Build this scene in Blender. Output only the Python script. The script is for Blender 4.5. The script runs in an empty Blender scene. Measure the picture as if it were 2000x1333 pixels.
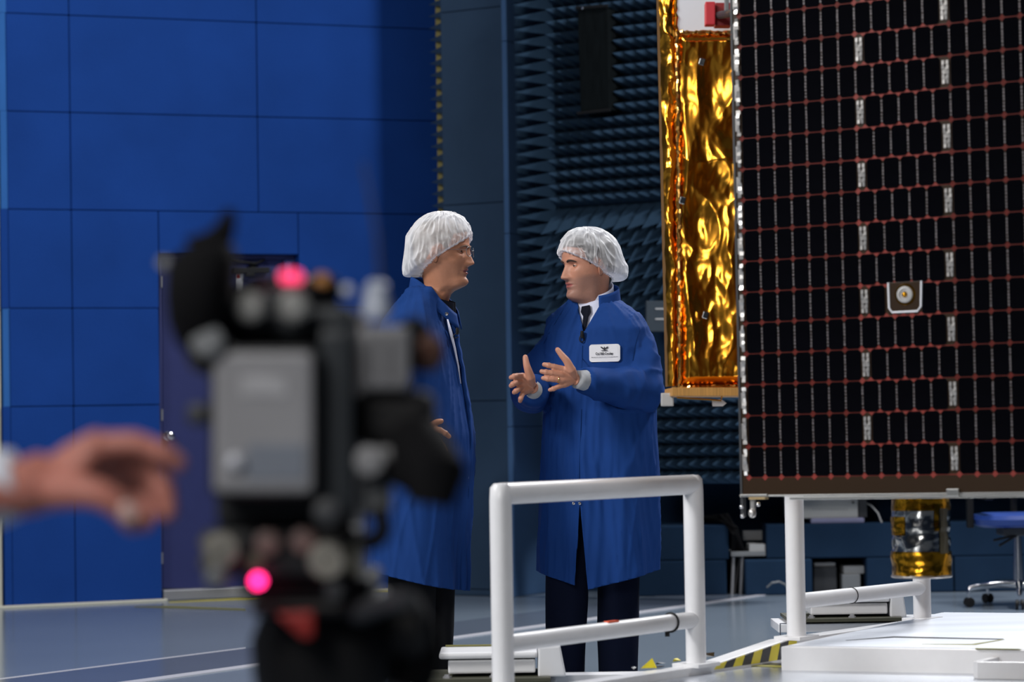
import bpy, bmesh, math, random
import numpy as np
from mathutils import Vector, Matrix, noise
sc = bpy.context.scene
COL = sc.collection
random.seed(7)
# ------------------------------------------------------------------ camera, world, lights, exposure
H = 1.064                     # camera height
F = 5000.0                    # focal length in pixels of a 2000 px wide frame
ROLL = 0.015
PITCH = math.atan(163.5 / F)
f_ = Vector((0, math.cos(PITCH), math.sin(PITCH)))
u0 = Vector((0, -math.sin(PITCH), math.cos(PITCH)))
r0 = Vector((1, 0, 0))
r_ = r0 * math.cos(ROLL) - u0 * math.sin(ROLL)
u_ = u0 * math.cos(ROLL) + r0 * math.sin(ROLL)
cam = bpy.data.cameras.new('camera')
camo = bpy.data.objects.new('camera', cam); COL.objects.link(camo)
camo.matrix_world = Matrix(((r_.x, u_.x, -f_.x, 0), (r_.y, u_.y, -f_.y, 0), (r_.z, u_.z, -f_.z, H), (0, 0, 0, 1)))
cam.sensor_width = 36; cam.lens = 36 * F / 2000
cam.clip_start = 0.05; cam.clip_end = 100
cam.dof.use_dof = True; cam.dof.focus_distance = 9.6; cam.dof.aperture_fstop = 3.1
sc.camera = camo
sc.view_settings.view_transform = 'Standard'; sc.view_settings.look = 'None'
sc.view_settings.exposure = 0.0; sc.view_settings.gamma = 1.0; sc.view_settings.use_curve_mapping = False
wd = bpy.data.worlds.new('world'); sc.world = wd; wd.use_nodes = True
wd.node_tree.nodes['Background'].inputs[0].default_value = (0.55, 0.62, 0.75, 1)
wd.node_tree.nodes['Background'].inputs[1].default_value = 0.05
def area(name, loc, target, sx, sy, watts, col):
    l = bpy.data.lights.new(name, 'AREA'); l.shape = 'RECTANGLE'; l.size = sx; l.size_y = sy
    l.energy = watts; l.color = col
    o = bpy.data.objects.new(name, l); COL.objects.link(o); o.location = loc
    o.rotation_euler = (Vector(target) - Vector(loc)).to_track_quat('-Z', 'Y').to_euler()
    return o
area('ceiling_lamp_left', (-5.5, 5.0, 6.2), (-1.0, 14.5, 2.0), 2.4, 2.4, 230, (1.0, 0.99, 0.97))
area('ceiling_lamp_right', (4.6, 10.4, 7.4), (-2.2, 16.0, 2.0), 1.2, 1.2, 430, (0.97, 0.98, 1.0))
area('ceiling_lamp_back', (3.2, 14.4, 6.4), (1.0, 8.4, 0.3), 1.8, 1.8, 520, (0.97, 0.98, 1.0))
area('ceiling_lamp_rear', (-2.4, -1.5, 4.6), (0.3, 7.0, 1.1), 2.4, 2.4, 270, (1.0, 0.98, 0.95))
key = area('added_lamp_side', (-4.4, 6.4, 4.9), (0.4, 8.6, 0.9), 1.2, 1.2, 50, (1.0, 0.99, 0.98)); key.data.spread = math.radians(75)  # added lamp, narrow spread, brightens rails and men but spares the wall

# ------------------------------------------------------------------ pixel helpers (real depth along +Y)
def ray(px, py):
    return f_ + r_ * ((px - 1000) / F) - u_ * ((py - 666.5) / F)
def P(px, py, d):                 # point of the ray at depth Y = d
    v = ray(px, py); return Vector((0, 0, H)) + v * (d / v.y)
def onz(px, py, z):               # point of the ray on the level z
    v = ray(px, py); return Vector((0, 0, H)) + v * ((z - H) / v.z)
def onplane(px, py, o, n):
    v = ray(px, py); c = Vector((0, 0, H)); return c + v * ((o - c).dot(n) / v.dot(n))

# ------------------------------------------------------------------ materials
def mat(name, col, rough=0.6, metal=0.0, var=0.06, scale=8.0, bump=0.0, bscale=60.0, spec=0.5, emit=None, estr=0.0, stretch=None, sheen=0.0, coat=0.0):
    m = bpy.data.materials.new(name); m.use_nodes = True
    nt = m.node_tree; b = nt.nodes['Principled BSDF']
    b.inputs['Base Color'].default_value = (*col, 1); b.inputs['Roughness'].default_value = rough
    b.inputs['Metallic'].default_value = metal; b.inputs['Specular IOR Level'].default_value = spec
    b.inputs['Sheen Weight'].default_value = sheen; b.inputs['Coat Weight'].default_value = coat
    tc = nt.nodes.new('ShaderNodeTexCoord'); src = tc.outputs['Object']
    if stretch:
        mp = nt.nodes.new('ShaderNodeMapping'); mp.inputs['Scale'].default_value = stretch
        nt.links.new(src, mp.inputs[0]); src = mp.outputs[0]
    if var:
        nz = nt.nodes.new('ShaderNodeTexNoise'); nz.inputs['Scale'].default_value = scale; nz.inputs['Detail'].default_value = 5
        nt.links.new(src, nz.inputs['Vector'])
        mx = nt.nodes.new('ShaderNodeMix'); mx.data_type = 'RGBA'
        mx.inputs[6].default_value = (*[c * (1 - 2 * var) for c in col], 1)
        mx.inputs[7].default_value = (*[min(1, c * (1 + 2 * var)) for c in col], 1)
        nt.links.new(nz.outputs['Fac'], mx.inputs[0]); nt.links.new(mx.outputs[2], b.inputs['Base Color'])
    if bump:
        n2 = nt.nodes.new('ShaderNodeTexNoise'); n2.inputs['Scale'].default_value = bscale; n2.inputs['Detail'].default_value = 3
        nt.links.new(src, n2.inputs['Vector'])
        bp = nt.nodes.new('ShaderNodeBump'); bp.inputs['Strength'].default_value = bump; bp.inputs['Distance'].default_value = 0.01
        nt.links.new(n2.outputs['Fac'], bp.inputs['Height']); nt.links.new(bp.outputs[0], b.inputs['Normal'])
    if emit:
        b.inputs['Emission Color'].default_value = (*emit, 1); b.inputs['Emission Strength'].default_value = estr
    return m
M = {}
M['foam_blue'] = mat('foam_blue', (0.0105, 0.053, 0.255), 0.95, var=0.10, scale=2.2, bump=0.15, bscale=90, spec=0.1)
M['foam_edge'] = mat('foam_edge', (0.035, 0.14, 0.42), 0.95, var=0.08, scale=4, spec=0.1)
M['foam_joint'] = mat('foam_joint', (0.004, 0.02, 0.09), 1.0, var=0, spec=0.05)
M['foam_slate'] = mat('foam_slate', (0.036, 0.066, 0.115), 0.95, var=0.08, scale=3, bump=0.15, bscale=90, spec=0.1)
M['foam_slate_lit'] = mat('foam_slate_lit', (0.070, 0.145, 0.29), 0.95, var=0.08, scale=3, spec=0.1)  # slate foam made paler so the flank looks lit
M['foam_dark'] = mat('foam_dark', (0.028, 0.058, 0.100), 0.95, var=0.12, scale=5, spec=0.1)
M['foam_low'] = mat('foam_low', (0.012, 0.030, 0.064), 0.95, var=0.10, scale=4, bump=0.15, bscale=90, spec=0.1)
M['cream'] = mat('cream_paint', (0.72, 0.70, 0.58), 0.5, var=0.03)
M['yellow_foam'] = mat('yellow_foam', (0.36, 0.30, 0.10), 0.9, var=0.05)
M['white_paint'] = mat('white_paint', (0.78, 0.78, 0.80), 0.32, var=0.03, scale=14, spec=0.5)
M['grey_metal'] = mat('grey_metal', (0.42, 0.42, 0.44), 0.4, metal=0.6)
M['chrome'] = mat('chrome', (0.75, 0.75, 0.77), 0.15, metal=1.0, var=0.02)
M['black'] = mat('black_plastic', (0.008, 0.008, 0.009), 0.55, var=0.05, spec=.25)
M['black_rubber'] = mat('black_rubber', (0.006, 0.006, 0.007), 0.9, var=0.05, spec=.12)
M['dark_grey'] = mat('dark_grey_plastic', (0.035, 0.037, 0.042), 0.5)
M['mid_grey'] = mat('mid_grey_plastic', (0.20, 0.21, 0.22), 0.5)
M['light_grey'] = mat('light_grey_plastic', (0.45, 0.45, 0.45), 0.5)
M['door_paint'] = mat('door_paint', (0.026, 0.034, 0.135), 0.6, spec=.3, var=0.04)
M['door_frame'] = mat('door_frame_paint', (0.030, 0.040, 0.16), 0.5, var=0.04)
M['room_dark'] = mat('room_dark_foam', (0.05, 0.08, 0.15), 0.95, var=0.1, spec=0.1)
M['ceiling_paint'] = mat('ceiling_paint', (0.16, 0.18, 0.22), 0.9, var=0.05)
M['red'] = mat('red_plastic', (0.55, 0.02, 0.02), 0.4)
M['yellow_tape'] = mat('yellow_tape', (0.75, 0.62, 0.03), 0.35, var=0.04)
M['black_tape'] = mat('black_tape', (0.025, 0.025, 0.03), 0.35, var=0.04)
M['olive_tape'] = mat('olive_tape', (.26, .24, .05), .4)
M['orange_tape'] = mat('orange_tape', (0.8, 0.10, 0.02), 0.4)
M['paper'] = mat('paper_white', (0.75, 0.75, 0.78), 0.7, var=0.02)
M['ink'] = mat('black_ink', (0.02, 0.02, 0.025), 0.7, var=0)
M['ink_grey'] = mat('grey_ink', (0.25, 0.25, 0.28), 0.7, var=0)

# ------------------------------------------------------------------ mesh builder
class MB:
    def __init__(s): s.v = []; s.f = []; s.m = []
    def add(s, vs, fs, mi=0):
        k = len(s.v); s.v += [Vector(x) for x in vs]; s.f += [tuple(i + k for i in f) for f in fs]; s.m += [mi] * len(fs)
        return s
    def hexa(s, p, mi=0):         # p: 4 front corners then 4 back corners, same order
        return s.add(p, [(0, 1, 2, 3), (7, 6, 5, 4), (0, 4, 5, 1), (1, 5, 6, 2), (2, 6, 7, 3), (3, 7, 4, 0)], mi)
    def box(s, c, sz, mi=0, R=None):
        c = Vector(c); x, y, z = [k / 2 for k in sz]
        p = [Vector(q) for q in ((-x, -y, -z), (x, -y, -z), (x, -y, z), (-x, -y, z), (-x, y, -z), (x, y, -z), (x, y, z), (-x, y, z))]
        if R is not None: p = [R @ q for q in p]
        return s.hexa([q + c for q in p], mi)
    def tube(s, pts, rad, n=12, mi=0, caps=True, flat=None):
        pts = [Vector(p) for p in pts]
        if not hasattr(rad, '__len__'): rad = [rad] * len(pts)
        k = len(s.v); up = None
        for i, p in enumerate(pts):
            t = (pts[min(i + 1, len(pts) - 1)] - pts[max(i - 1, 0)]).normalized()
            if up is None:
                a = Vector((0, 0, 1)) if abs(t.z) < 0.9 else Vector((0, 1, 0))
                up = (a - t * a.dot(t)).normalized()
            else:
                up = (up - t * up.dot(t)).normalized()
            sd = t.cross(up)
            ra = rad[i]; rb = ra * (flat if flat else 1)
            s.v += [p + sd * (ra * math.cos(2 * math.pi * j / n)) + up * (rb * math.sin(2 * math.pi * j / n)) for j in range(n)]
        for i in range(len(pts) - 1):
            for j in range(n):
                a = k + i * n + j; b = k + i * n + (j + 1) % n
                s.f.append((a, b, b + n, a + n)); s.m.append(mi)
        if caps:
            s.f.append(tuple(k + j for j in range(n - 1, -1, -1))); s.m.append(mi)
            e = k + (len(pts) - 1) * n
            s.f.append(tuple(e + j for j in range(n))); s.m.append(mi)
        return s
    def ball(s, c, r, nu=16, nv=10, mi=0, R=None):
        c = Vector(c)
        if not hasattr(r, '__len__'): r = (r, r, r)
        vs = []
        for i in range(nv + 1):
            a = math.pi * i / nv
            for j in range(nu):
                t = 2 * math.pi * j / nu
                q = Vector((r[0] * math.sin(a) * math.cos(t), r[1] * math.sin(a) * math.sin(t), r[2] * math.cos(a)))
                vs.append((R @ q if R is not None else q) + c)
        fs = [(i * nu + j, (i + 1) * nu + j, (i + 1) * nu + (j + 1) % nu, i * nu + (j + 1) % nu) for i in range(nv) for j in range(nu)]
        return s.add(vs, fs, mi)
    def lathe(s, c, prof, axis=(0, 0, 1), n=24, mi=0):   # prof: (radius, height)
        c = Vector(c); R = Vector((0, 0, 1)).rotation_difference(Vector(axis)).to_matrix()
        vs = [R @ Vector((r * math.cos(2 * math.pi * j / n), r * math.sin(2 * math.pi * j / n), h)) + c for r, h in prof for j in range(n)]
        fs = [(i * n + j, i * n + (j + 1) % n, (i + 1) * n + (j + 1) % n, (i + 1) * n + j) for i in range(len(prof) - 1) for j in range(n)]
        fs += [tuple(range(n - 1, -1, -1)), tuple((len(prof) - 1) * n + j for j in range(n))]
        return s.add(vs, fs, mi)
    def loft(s, rings, mi=0, caps=True, closed=True):
        k = len(s.v); n = len(rings[0]); e = n if closed else n - 1
        for r in rings: s.v += [Vector(p) for p in r]
        for i in range(len(rings) - 1):
            for j in range(e):
                a = k + i * n + j; b = k + i * n + (j + 1) % n
                s.f.append((a, b, b + n, a + n)); s.m.append(mi)
        if caps and closed:
            s.f.append(tuple(k + j for j in range(n - 1, -1, -1))); s.m.append(mi)
            q = k + (len(rings) - 1) * n; s.f.append(tuple(q + j for j in range(n))); s.m.append(mi)
        return s
    def prism(s, poly, off, mi=0):
        n = len(poly); poly = [Vector(p) for p in poly]; off = Vector(off)
        return s.add(poly + [p + off for p in poly], [tuple(range(n - 1, -1, -1)), tuple(range(n, 2 * n))] + [(i, (i + 1) % n, n + (i + 1) % n, n + i) for i in range(n)], mi)
    def mesh(s, name, mats, org=Vector((0, 0, 0)), smooth=False, bevel=0.0, fix=True):
        me = bpy.data.meshes.new(name)
        me.from_pydata([tuple(p - org) for p in s.v], [], s.f)
        if not isinstance(mats, (list, tuple)): mats = [mats]
        for m in mats: me.materials.append(M[m] if isinstance(m, str) else m)
        me.polygons.foreach_set('material_index', s.m)
        if bevel or fix:
            bm = bmesh.new(); bm.from_mesh(me)
            if fix: bmesh.ops.recalc_face_normals(bm, faces=bm.faces)
            if bevel:
                es = [e for e in bm.edges if len(e.link_faces) == 2 and e.calc_face_angle(0) > 0.6]
                bmesh.ops.bevel(bm, geom=es, offset=bevel, segments=2, affect='EDGES', profile=0.6)
            bm.to_mesh(me); bm.free()
        if smooth:
            me.polygons.foreach_set('use_smooth', [True] * len(me.polygons))
            if smooth != 2:
                try: me.set_sharp_from_angle(angle=math.radians(40))
                except Exception: pass
        me.update()
        return me
    def build(s, name, mats, parent=None, smooth=False, bevel=0.0, label=None, fix=True, loc=None):
        org = ORG.get(parent.name, Vector((0, 0, 0))) if parent is not None else (Vector(loc) if loc is not None else Vector((0, 0, 0)))
        me = s.mesh(name, mats, org, smooth, bevel, fix)
        return put(name, me, parent, label, loc)
ORG = {}                          # world origin of every object that has children (no rotations on parents)
def put(name, me, parent=None, label=None, loc=None):
    o = bpy.data.objects.new(name, me); COL.objects.link(o)
    if parent is not None:
        o.parent = parent; ORG[o.name] = ORG.get(parent.name, Vector((0, 0, 0))).copy()
    else:
        if loc is not None: o.location = loc
        ORG[o.name] = Vector(loc) if loc is not None else Vector((0, 0, 0))
    if label: o['label'] = label
    return o
def inst(name, me, mw, parent):   # a copy of a shared mesh with world matrix mw under parent
    o = bpy.data.objects.new(name, me); COL.objects.link(o); o.parent = parent
    o.matrix_local = Matrix.Translation(-ORG[parent.name]) @ mw
    return o
def empty(name, loc):
    o = bpy.data.objects.new(name, None); COL.objects.link(o); o.location = loc; ORG[o.name] = Vector(loc); o.empty_display_size = 0.1
    return o
def tag(o, label=None, cat=None, group=None, kind=None):
    if label: o['label'] = label
    if cat: o['category'] = cat
    if group: o['group'] = group
    if kind: o['kind'] = kind
    return o
def struct(o): o['kind'] = 'structure'; return o
def pbox(mb, x0, y0, x1, y1, d, th, mi=0):   # box whose front face spans these photo pixels at depth d
    a = P(x0, y0, d); b = P(x1, y0, d); c = P(x1, y1, d); e = P(x0, y1, d); t = Vector((0, th, 0))
    return mb.hexa([e, c, b, a, e + t, c + t, b + t, a + t], mi)

# ------------------------------------------------------------------ room shell
struct(MB().box((1, 7, -0.05), (26, 32, 0.1)).build('floor', mat('floor_epoxy', (0.205, 0.250, 0.305), 0.16, var=0.05, scale=1.2, spec=0.6, bump=0.02, bscale=5)))
struct(MB().box((1, 7, 9.05), (26, 32, 0.1)).build('ceiling', 'ceiling_paint'))
struct(MB().box((14.05, 7, 4.5), (0.1, 32, 9)).build('wall_right', 'room_dark'))
struct(MB().box((1, -9.05, 4.5), (26, 0.1, 9)).build('wall_front', 'room_dark'))
struct(MB().box((1, 23.05, 4.5), (26, 0.1, 9)).build('wall_far', 'room_dark'))
struct(MB().box((-12.05, 7, 4.5), (0.1, 32, 9)).build('wall_side', 'room_dark'))
# blue foam wall: a plane through two measured floor points
WA = P(135, 1180.3, 15.77); WB = P(810, 1150.6, 16.75)
WA.z = 0; WB.z = 0
we = (WB - WA).normalized(); wn = Vector((we.y, -we.x, 0))          # wn faces the camera
def W(px, py, off=0.0): return onplane(px, py, WA + wn * off, wn)
mb = MB(); o_ = WA - we * 0.42; L_ = 4.6
hx0 = W(312, 800).xy; hx1 = W(582, 800).xy
s0 = (W(312, 800) - WA).dot(we); s1 = (W(582, 800) - WA).dot(we); dz = W(450, 494).z
for (a, b, z0, z1) in ((-0.40, s0, 0, 7.5), (s1, 4.2, 0, 7.5), (s0, s1, dz, 7.5)):
    p = [WA + we * a - wn * 0.02, WA + we * b - wn * 0.02]
    q = [Vector((v.x, v.y, z)) for v, z in ((p[0], z0), (p[1], z0), (p[1], z1), (p[0], z1))]
    mb.hexa(q + [v - wn * 0.10 for v in q])
wall_left = struct(mb.build('wall_left', 'foam_joint'))
# foam panels, two by four feet, corners measured on the wall plane
def srow(k, x):
    c = {-2: (-365, .066), -1: (-170, .052), 0: (24.4, .0384), 1: (216.5, .0235), 2: (408.5, .0125), 3: (602.7, -.001), 4: (795.5, -.015), 5: (988, -.030), 6: (1186.5, -.046)}[k]
    return c[0] + c[1] * x
def vx(x, y): return x + 0.0125 * (y - 400)       # vertical seams lean with the camera roll
pan = []
for k in (-2, -1, 0, 1):
    pan += [(k, k + 1, a, b) for a, b in ((15, 139), (139, 505), (505, 873))]
pan += [(2, 3, 15, 139), (2, 3, 139, 309), (2, 2.44, 309, 582), (2, 3, 582, 873), (3, 4, 15, 139), (3, 4, 139, 308), (4, 6, 15, 138.5), (4, 6, 138.5, 307.5), (3, 4, 582, 873), (4, 5, 582, 873), (5, 6, 582, 873)]
def yrow(k, x):
    i = math.floor(k); return srow(i, x) if i == k else srow(i, x) + (k - i) * (srow(i + 1, x) - srow(i, x))
for (k0, k1, xa, xb) in pan:
    cs = []
    for x, k in ((xa, k1), (xb, k1), (xb, k0), (xa, k0)):
        y = yrow(k, x); cs.append((vx(x, y), y))
    off = 0.055 + random.uniform(-0.006, 0.006)
    g = 0.6
    sg = ((g, -g), (-g, -g), (-g, g), (g, g))
    q = [W(x + dx, y + dy, off) for (x, y), (dx, dy) in zip(cs, sg)]
    mb = MB().hexa(q + [v - wn * (off + 0.019) for v in q])
    mb.build('foam_panel', 'foam_blue', wall_left, bevel=0.006, smooth=False)
# narrow lighter foam strips along the left edge, one per row
for k in (-2, -1, 0, 1, 2, 3, 4):
    k1 = k + 1 if k < 4 else 6
    q = []
    for x, kk in ((0.5, k1), (15, k1), (15, k), (0.5, k)):
        y = yrow(kk, x); q.append(W(vx(x, y) + (1.5 if k % 2 else 0), y, 0.050 if k not in (2, 4) else 0.056))
    MB().hexa(q + [v - wn * 0.06 for v in q]).build('foam_strip', 'foam_edge' if k not in (2, 4) else 'foam_blue', wall_left, bevel=0.004)
# cream jamb beyond the left edge of the foam
mb = MB()
a = WA - we * 0.42 + wn * 0.03; b = WA - we * 0.95 + wn * 0.03
mb.hexa([b, a, a + Vector((0, 0, 7.5)), b + Vector((0, 0, 7.5)), b - wn * .2, a - wn * .2, a - wn * .2 + Vector((0, 0, 7.5)), b - wn * .2 + Vector((0, 0, 7.5))])
struct(mb.build('trim_1', 'cream'))
# cream skirting at the foot of the foam
mb = MB()
a = WA - we * 0.9 + wn * 0.062; b = WA + we * (s0 + .01) + wn * 0.062; c = WA + we * (s1 - .01) + wn * 0.062; d = WA + we * 2.6 + wn * 0.062
for (p, q) in ((a, b), (c, d)):
    z = Vector((0, 0, .015)); mb.hexa([p + wn * .03, q + wn * .03, q + wn * .03 + z, p + wn * .03 + z, p, q, q + z, p + z])
struct(mb.build('baseboard_left', 'cream', bevel=.004))
# ------------------------------------------------------------------ door in the foam wall
door = struct(empty('door_1', (WA + we * ((s0 + s1) / 2))))
def wq(x0, y0, x1, y1, off, th):
    q = [W(x0, y1, off), W(x1, y1, off), W(x1, y0, off), W(x0, y0, off)]
    return q + [v - wn * th for v in q]
MB().hexa(wq(318, 506, 556, 1150, -0.06, .045)).build('door_leaf', 'door_paint', door, bevel=.003)
mb = MB(); mb.hexa(wq(311, 496, 582, 506, -0.03, .09)); mb.hexa(wq(556, 506, 582, 1150, -0.02, .10)); mb.hexa(wq(311, 506, 317.5, 1150, -0.03, .09))
MB.build(mb, 'door_frame', 'door_frame', door, bevel=.004)
th_ = [W(320, 1172, .05), W(565, 1161, .05)]
mb = MB(); p, q = th_; p.z = 0.003; q.z = 0.003; z = Vector((0, 0, .062))
mb.hexa([p, q, q + z, p + z, p - wn * .14, q - wn * .14, q - wn * .14 + z, p - wn * .14 + z])
mb.build('threshold', 'grey_metal', door, bevel=.004)
kb = W(327, 853, -0.06)
MB().lathe(kb, [(.030, 0), (.030, .006), (.012, .010), (.012, .035), (.024, .042), (.029, .056), (.024, .072), (.008, .078)], axis=wn, n=20).build('door_knob', 'chrome', door, smooth=True)
mb = MB().hexa(wq(455, 523, 527, 534, 0.0, .06)); mb.hexa(wq(490, 512, 500, 524, -0.01, .04)); mb.hexa(wq(482, 533, 498, 541, 0.0, .03))
MB.build(mb, 'door_closer', 'black', door, bevel=.004)
mb = MB(); mb.tube([W(500, 515, .01), W(470, 512, .03), W(440, 506, .01)], .008, 8); mb.tube([W(500, 515, .01), W(516, 508, -.02)], .008, 8)
mb.build('closer_arm', 'black', door)
sg = MB().hexa(wq(460, 536, 475, 584, -.052, .006)).build('door_notice', 'paper', door, label='white notice with red heading')
MB().hexa(wq(461, 537, 468, 545, -.0505, .003)).build('notice_heading', 'red', sg)
mb = MB()
for y in (540, 800, 1080): mb.tube([W(316, y, -.03), W(316, y + 22, -.03)], .008, 8)
mb.build('hinge', 'grey_metal', door)
# ------------------------------------------------------------------ slate foam pier beside the blue wall (parallel to the pyramid wall)
be = Vector((.857, -.516, 0)).normalized(); bn = Vector((-be.y, be.x, 0)) * -1      # bn faces the camera
if bn.y > 0: bn = -bn
B0 = P(1089, 700, 15.6); B0.z = 0
S0 = P(997, 700, 15.9); S0.z = 0
def plq(o, e, n, x0, y0, x1, y1, off, th):
    q = [onplane(x, y, o + n * off, n) for x, y in ((x0, y1), (x1, y1), (x1, y0), (x0, y0))]
    return q
pier = struct(empty('wall_pier', S0))
sl = (onplane(876, 700, S0, bn) - S0).dot(be)
def slab(o, e, n, a, b, z0, z1, th):
    p = o + e * a; q = o + e * b
    c = [Vector((v.x, v.y, z)) for v, z in ((p, z0), (q, z0), (q, z1), (p, z1))]
    return c + [v - n * th for v in c]
MB().hexa(slab(S0, be, bn, sl + .01, -.01, 0, 7, .3)).build('pier_core', 'foam_joint', pier)
zs = [0, onplane(930, 1080, S0, bn).z, onplane(930, 784, S0, bn).z, onplane(930, 399, S0, bn).z, onplane(930, 20, S0, bn).z, 4.9, 6.1, 7.0]
zs[1] = zs[2] - (zs[3] - zs[2]) * .95; zs[0] = 0
for z0, z1 in zip(zs[:-1], zs[1:]):
    c = slab(S0 + bn * .04, be, bn, sl, 0, z0 + .002, z1 - .002, .045)
    MB().hexa(c).build('foam_panel', 'foam_slate', pier, bevel=.005)
# pier's right flank: light put into a paler foam colour
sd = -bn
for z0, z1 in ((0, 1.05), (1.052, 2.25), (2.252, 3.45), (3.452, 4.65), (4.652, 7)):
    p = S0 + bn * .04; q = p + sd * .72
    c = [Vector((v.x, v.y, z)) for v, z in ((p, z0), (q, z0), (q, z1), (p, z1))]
    MB().hexa([v + be * .03 for v in c] + [v - be * .01 for v in c]).build('foam_panel', 'foam_slate_lit', pier, bevel=.006)
# yellow edge strip and pyramids on the far left flank of the pier
mb = MB(); a = onplane(860, 700, S0 - bn * .10, bn); b = onplane(874, 700, S0 - bn * .10, bn)
mb.hexa([Vector((a.x, a.y, 0)), Vector((b.x, b.y, 0)), Vector((b.x, b.y, 7)), Vector((a.x, a.y, 7)), Vector((a.x, a.y + .03, 0)), Vector((b.x, b.y + .03, 0)), Vector((b.x, b.y + .03, 7)), Vector((a.x, a.y + .03, 7))])
mb.build('edge_strip', 'yellow_foam', pier, label='yellow strip behind the pyramid tips')
def pyramid(w, h, shift=(0, 0), rows=5):
    # slightly bulged square absorber pyramid: base in the local xy plane, tip at +z
    m = MB(); b = w / 2
    prof = [(1, 0), (.985, .12 * h), (.02, h)]
    vs = []
    for k, (s_, z_) in enumerate(prof):
        t = z_ / h
        vs += [(sx * b * s_ + shift[0] * t, sy * b * s_ + shift[1] * t, z_) for sx, sy in ((-1, -1), (1, -1), (1, 1), (-1, 1))]
    fs = [(4 * k + j, 4 * k + (j + 1) % 4, 4 * k + 4 + (j + 1) % 4, 4 * k + 4 + j) for k in range(2) for j in range(4)] + [(8, 9, 10, 11), (3, 2, 1, 0)]
    m.add(vs, fs); return m
PW = .0765
pm = pyramid(PW, .24).mesh('foam_pyramid', 'foam_dark')
pm2 = pyramid(PW, .20).mesh('foam_pyramid', 'foam_dark')
pm_s = pyramid(PW, .20).mesh('foam_pyramid', 'foam_slate')
def basis(xa, ya, za, o):
    return Matrix(((xa.x, ya.x, za.x, o.x), (xa.y, ya.y, za.y, o.y), (xa.z, ya.z, za.z, o.z), (0, 0, 0, 1)))
Z = Vector((0, 0, 1))
fl = S0 + be * sl - bn * .06
for i in range(19):
    y = 8 + 23.2 * i
    z = onplane(850, y, fl, bn).z
    inst('foam_pyramid', pm_s, basis(-bn, Z, -be, Vector((fl.x, fl.y, z)) + be * .05), pier)
# ------------------------------------------------------------------ pyramid absorber wall
wall_back = struct(empty('wall_back', B0))
MB().hexa(slab(B0, be, bn, 0.0, 1.5, .70, 7, .25)).build('wall_core', 'foam_dark', wall_back)
MB().box((7.7, 15.75, 3.85), (12.6, .3, 6.3)).build('upper_wall', 'foam_dark', wall_back)
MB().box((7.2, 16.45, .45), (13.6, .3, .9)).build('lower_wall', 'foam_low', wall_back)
zt = lambda y: onplane(1150, y, B0, bn).z
z_top = zt(-25); z_mid = zt(402); z_low = zt(572); z_b1 = zt(770); z_b0 = zt(945)
nn = 0
rest = MB()
def put_pyr(me, mbsrc, mw, seen):
    global nn
    if seen and nn < 296:
        inst('foam_pyramid', me, mw, wall_back); nn += 1
    else:
        rest.add([mw @ v for v in mbsrc.v], mbsrc.f)
src2 = pyramid(PW, .20)
z = z_mid + PW / 2
while z < 4.6:
    for c in range(19):
        s_ = .03 + PW * (c + .5)
        o = B0 + be * s_ + Z * z
        put_pyr(pm2, src2, basis(be, Z, bn, o), c < 10 and z < z_top)
    z += PW
# band of long pyramids that droop (behind the right man's cap)
src3 = pyramid(.098, .26, shift=(-.03, -.13)); pm3 = src3.mesh('foam_pyramid', 'foam_dark')
z = z_mid - .05
while z > z_low - .02:
    for c in range(14):
        o = B0 + be * (.03 + .098 * (c + .5)) + Z * z
        put_pyr(pm3, src3, basis(be, Z, bn, o), c < 8)
    z -= .098
z = z_b0 + PW / 2
while z < z_b1:
    for c in range(19):
        o = B0 + be * (.03 + PW * (c + .5)) + Z * z
        put_pyr(pm2, src2, basis(be, Z, bn, o), 8 <= c < 17)
    z += PW
r = rest.build('foam_pyramids_rest', 'foam_dark', wall_back); r['kind'] = 'stuff'
r.name = 'foam_pyramid_field'
# smooth dark ledge between the fields
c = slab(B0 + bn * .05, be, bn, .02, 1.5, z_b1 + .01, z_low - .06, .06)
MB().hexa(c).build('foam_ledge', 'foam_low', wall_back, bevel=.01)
# left end of the absorber block: pyramids pointing left
E0 = P(1087, 700, 15.55); E0.z = 0
end = struct(empty('wall_end', E0))
MB().box((E0.x + .05, E0.y + .28, 3.85), (.08, .5, 6.3)).build('wall_core', 'foam_dark', end)
zz0 = P(1080, 668, 15.6).z; zz1 = P(1080, -20, 15.6).z
z = zz0
while z < zz1:
    for c in range(5):
        o = Vector((E0.x + .01, E0.y + PW * (c + .5), z))
        inst('foam_pyramid', pm, basis(Vector((0, 1, 0)), Z, Vector((-1, 0, 0)), o), end)
    z += PW
mb = MB(); c = slab(E0 + Vector((-.02, 0, 0)), Vector((0, 1, 0)), Vector((-1, 0, 0)), 0, .4, .72, zz0 - .05, .05)
mb.hexa(c).build('foam_panel', 'foam_slate_lit', end, bevel=.004)
# dark access hatch on the pyramid wall
q = [onplane(x, y, B0 + bn * .23, bn) for x, y in ((1134, 218), (1190, 214), (1186, 16), (1128, 18))]
hatch = MB().hexa(q + [v - bn * .235 for v in q]).build('hatch_cover', mat('mesh_cover', (.006, .008, .009), 1.0, spec=.05, var=.3, scale=40, stretch=(1, 1, .15)), wall_back, bevel=.004, label='tall dark mesh cover among the foam pyramids')
MB().tube([onplane(1126, 16, B0 + bn * .235, bn), onplane(1187, 12, B0 + bn * .235, bn)], .012, 8).build('cover_bar', 'black', hatch)
mb = MB(); mb.tube([onplane(1128, 222, B0 + bn * .235, bn), onplane(1192, 215, B0 + bn * .235, bn)], .010, 8)
mb.build('cover_bar', 'black', hatch)
MB().ball(onplane(1138, 16, B0 + bn * .25, bn), .008).build('bolt', 'chrome', hatch)
jb = MB(); pbox(jb, 1262, 588, 1335, 648, 14.9, .12)
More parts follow.
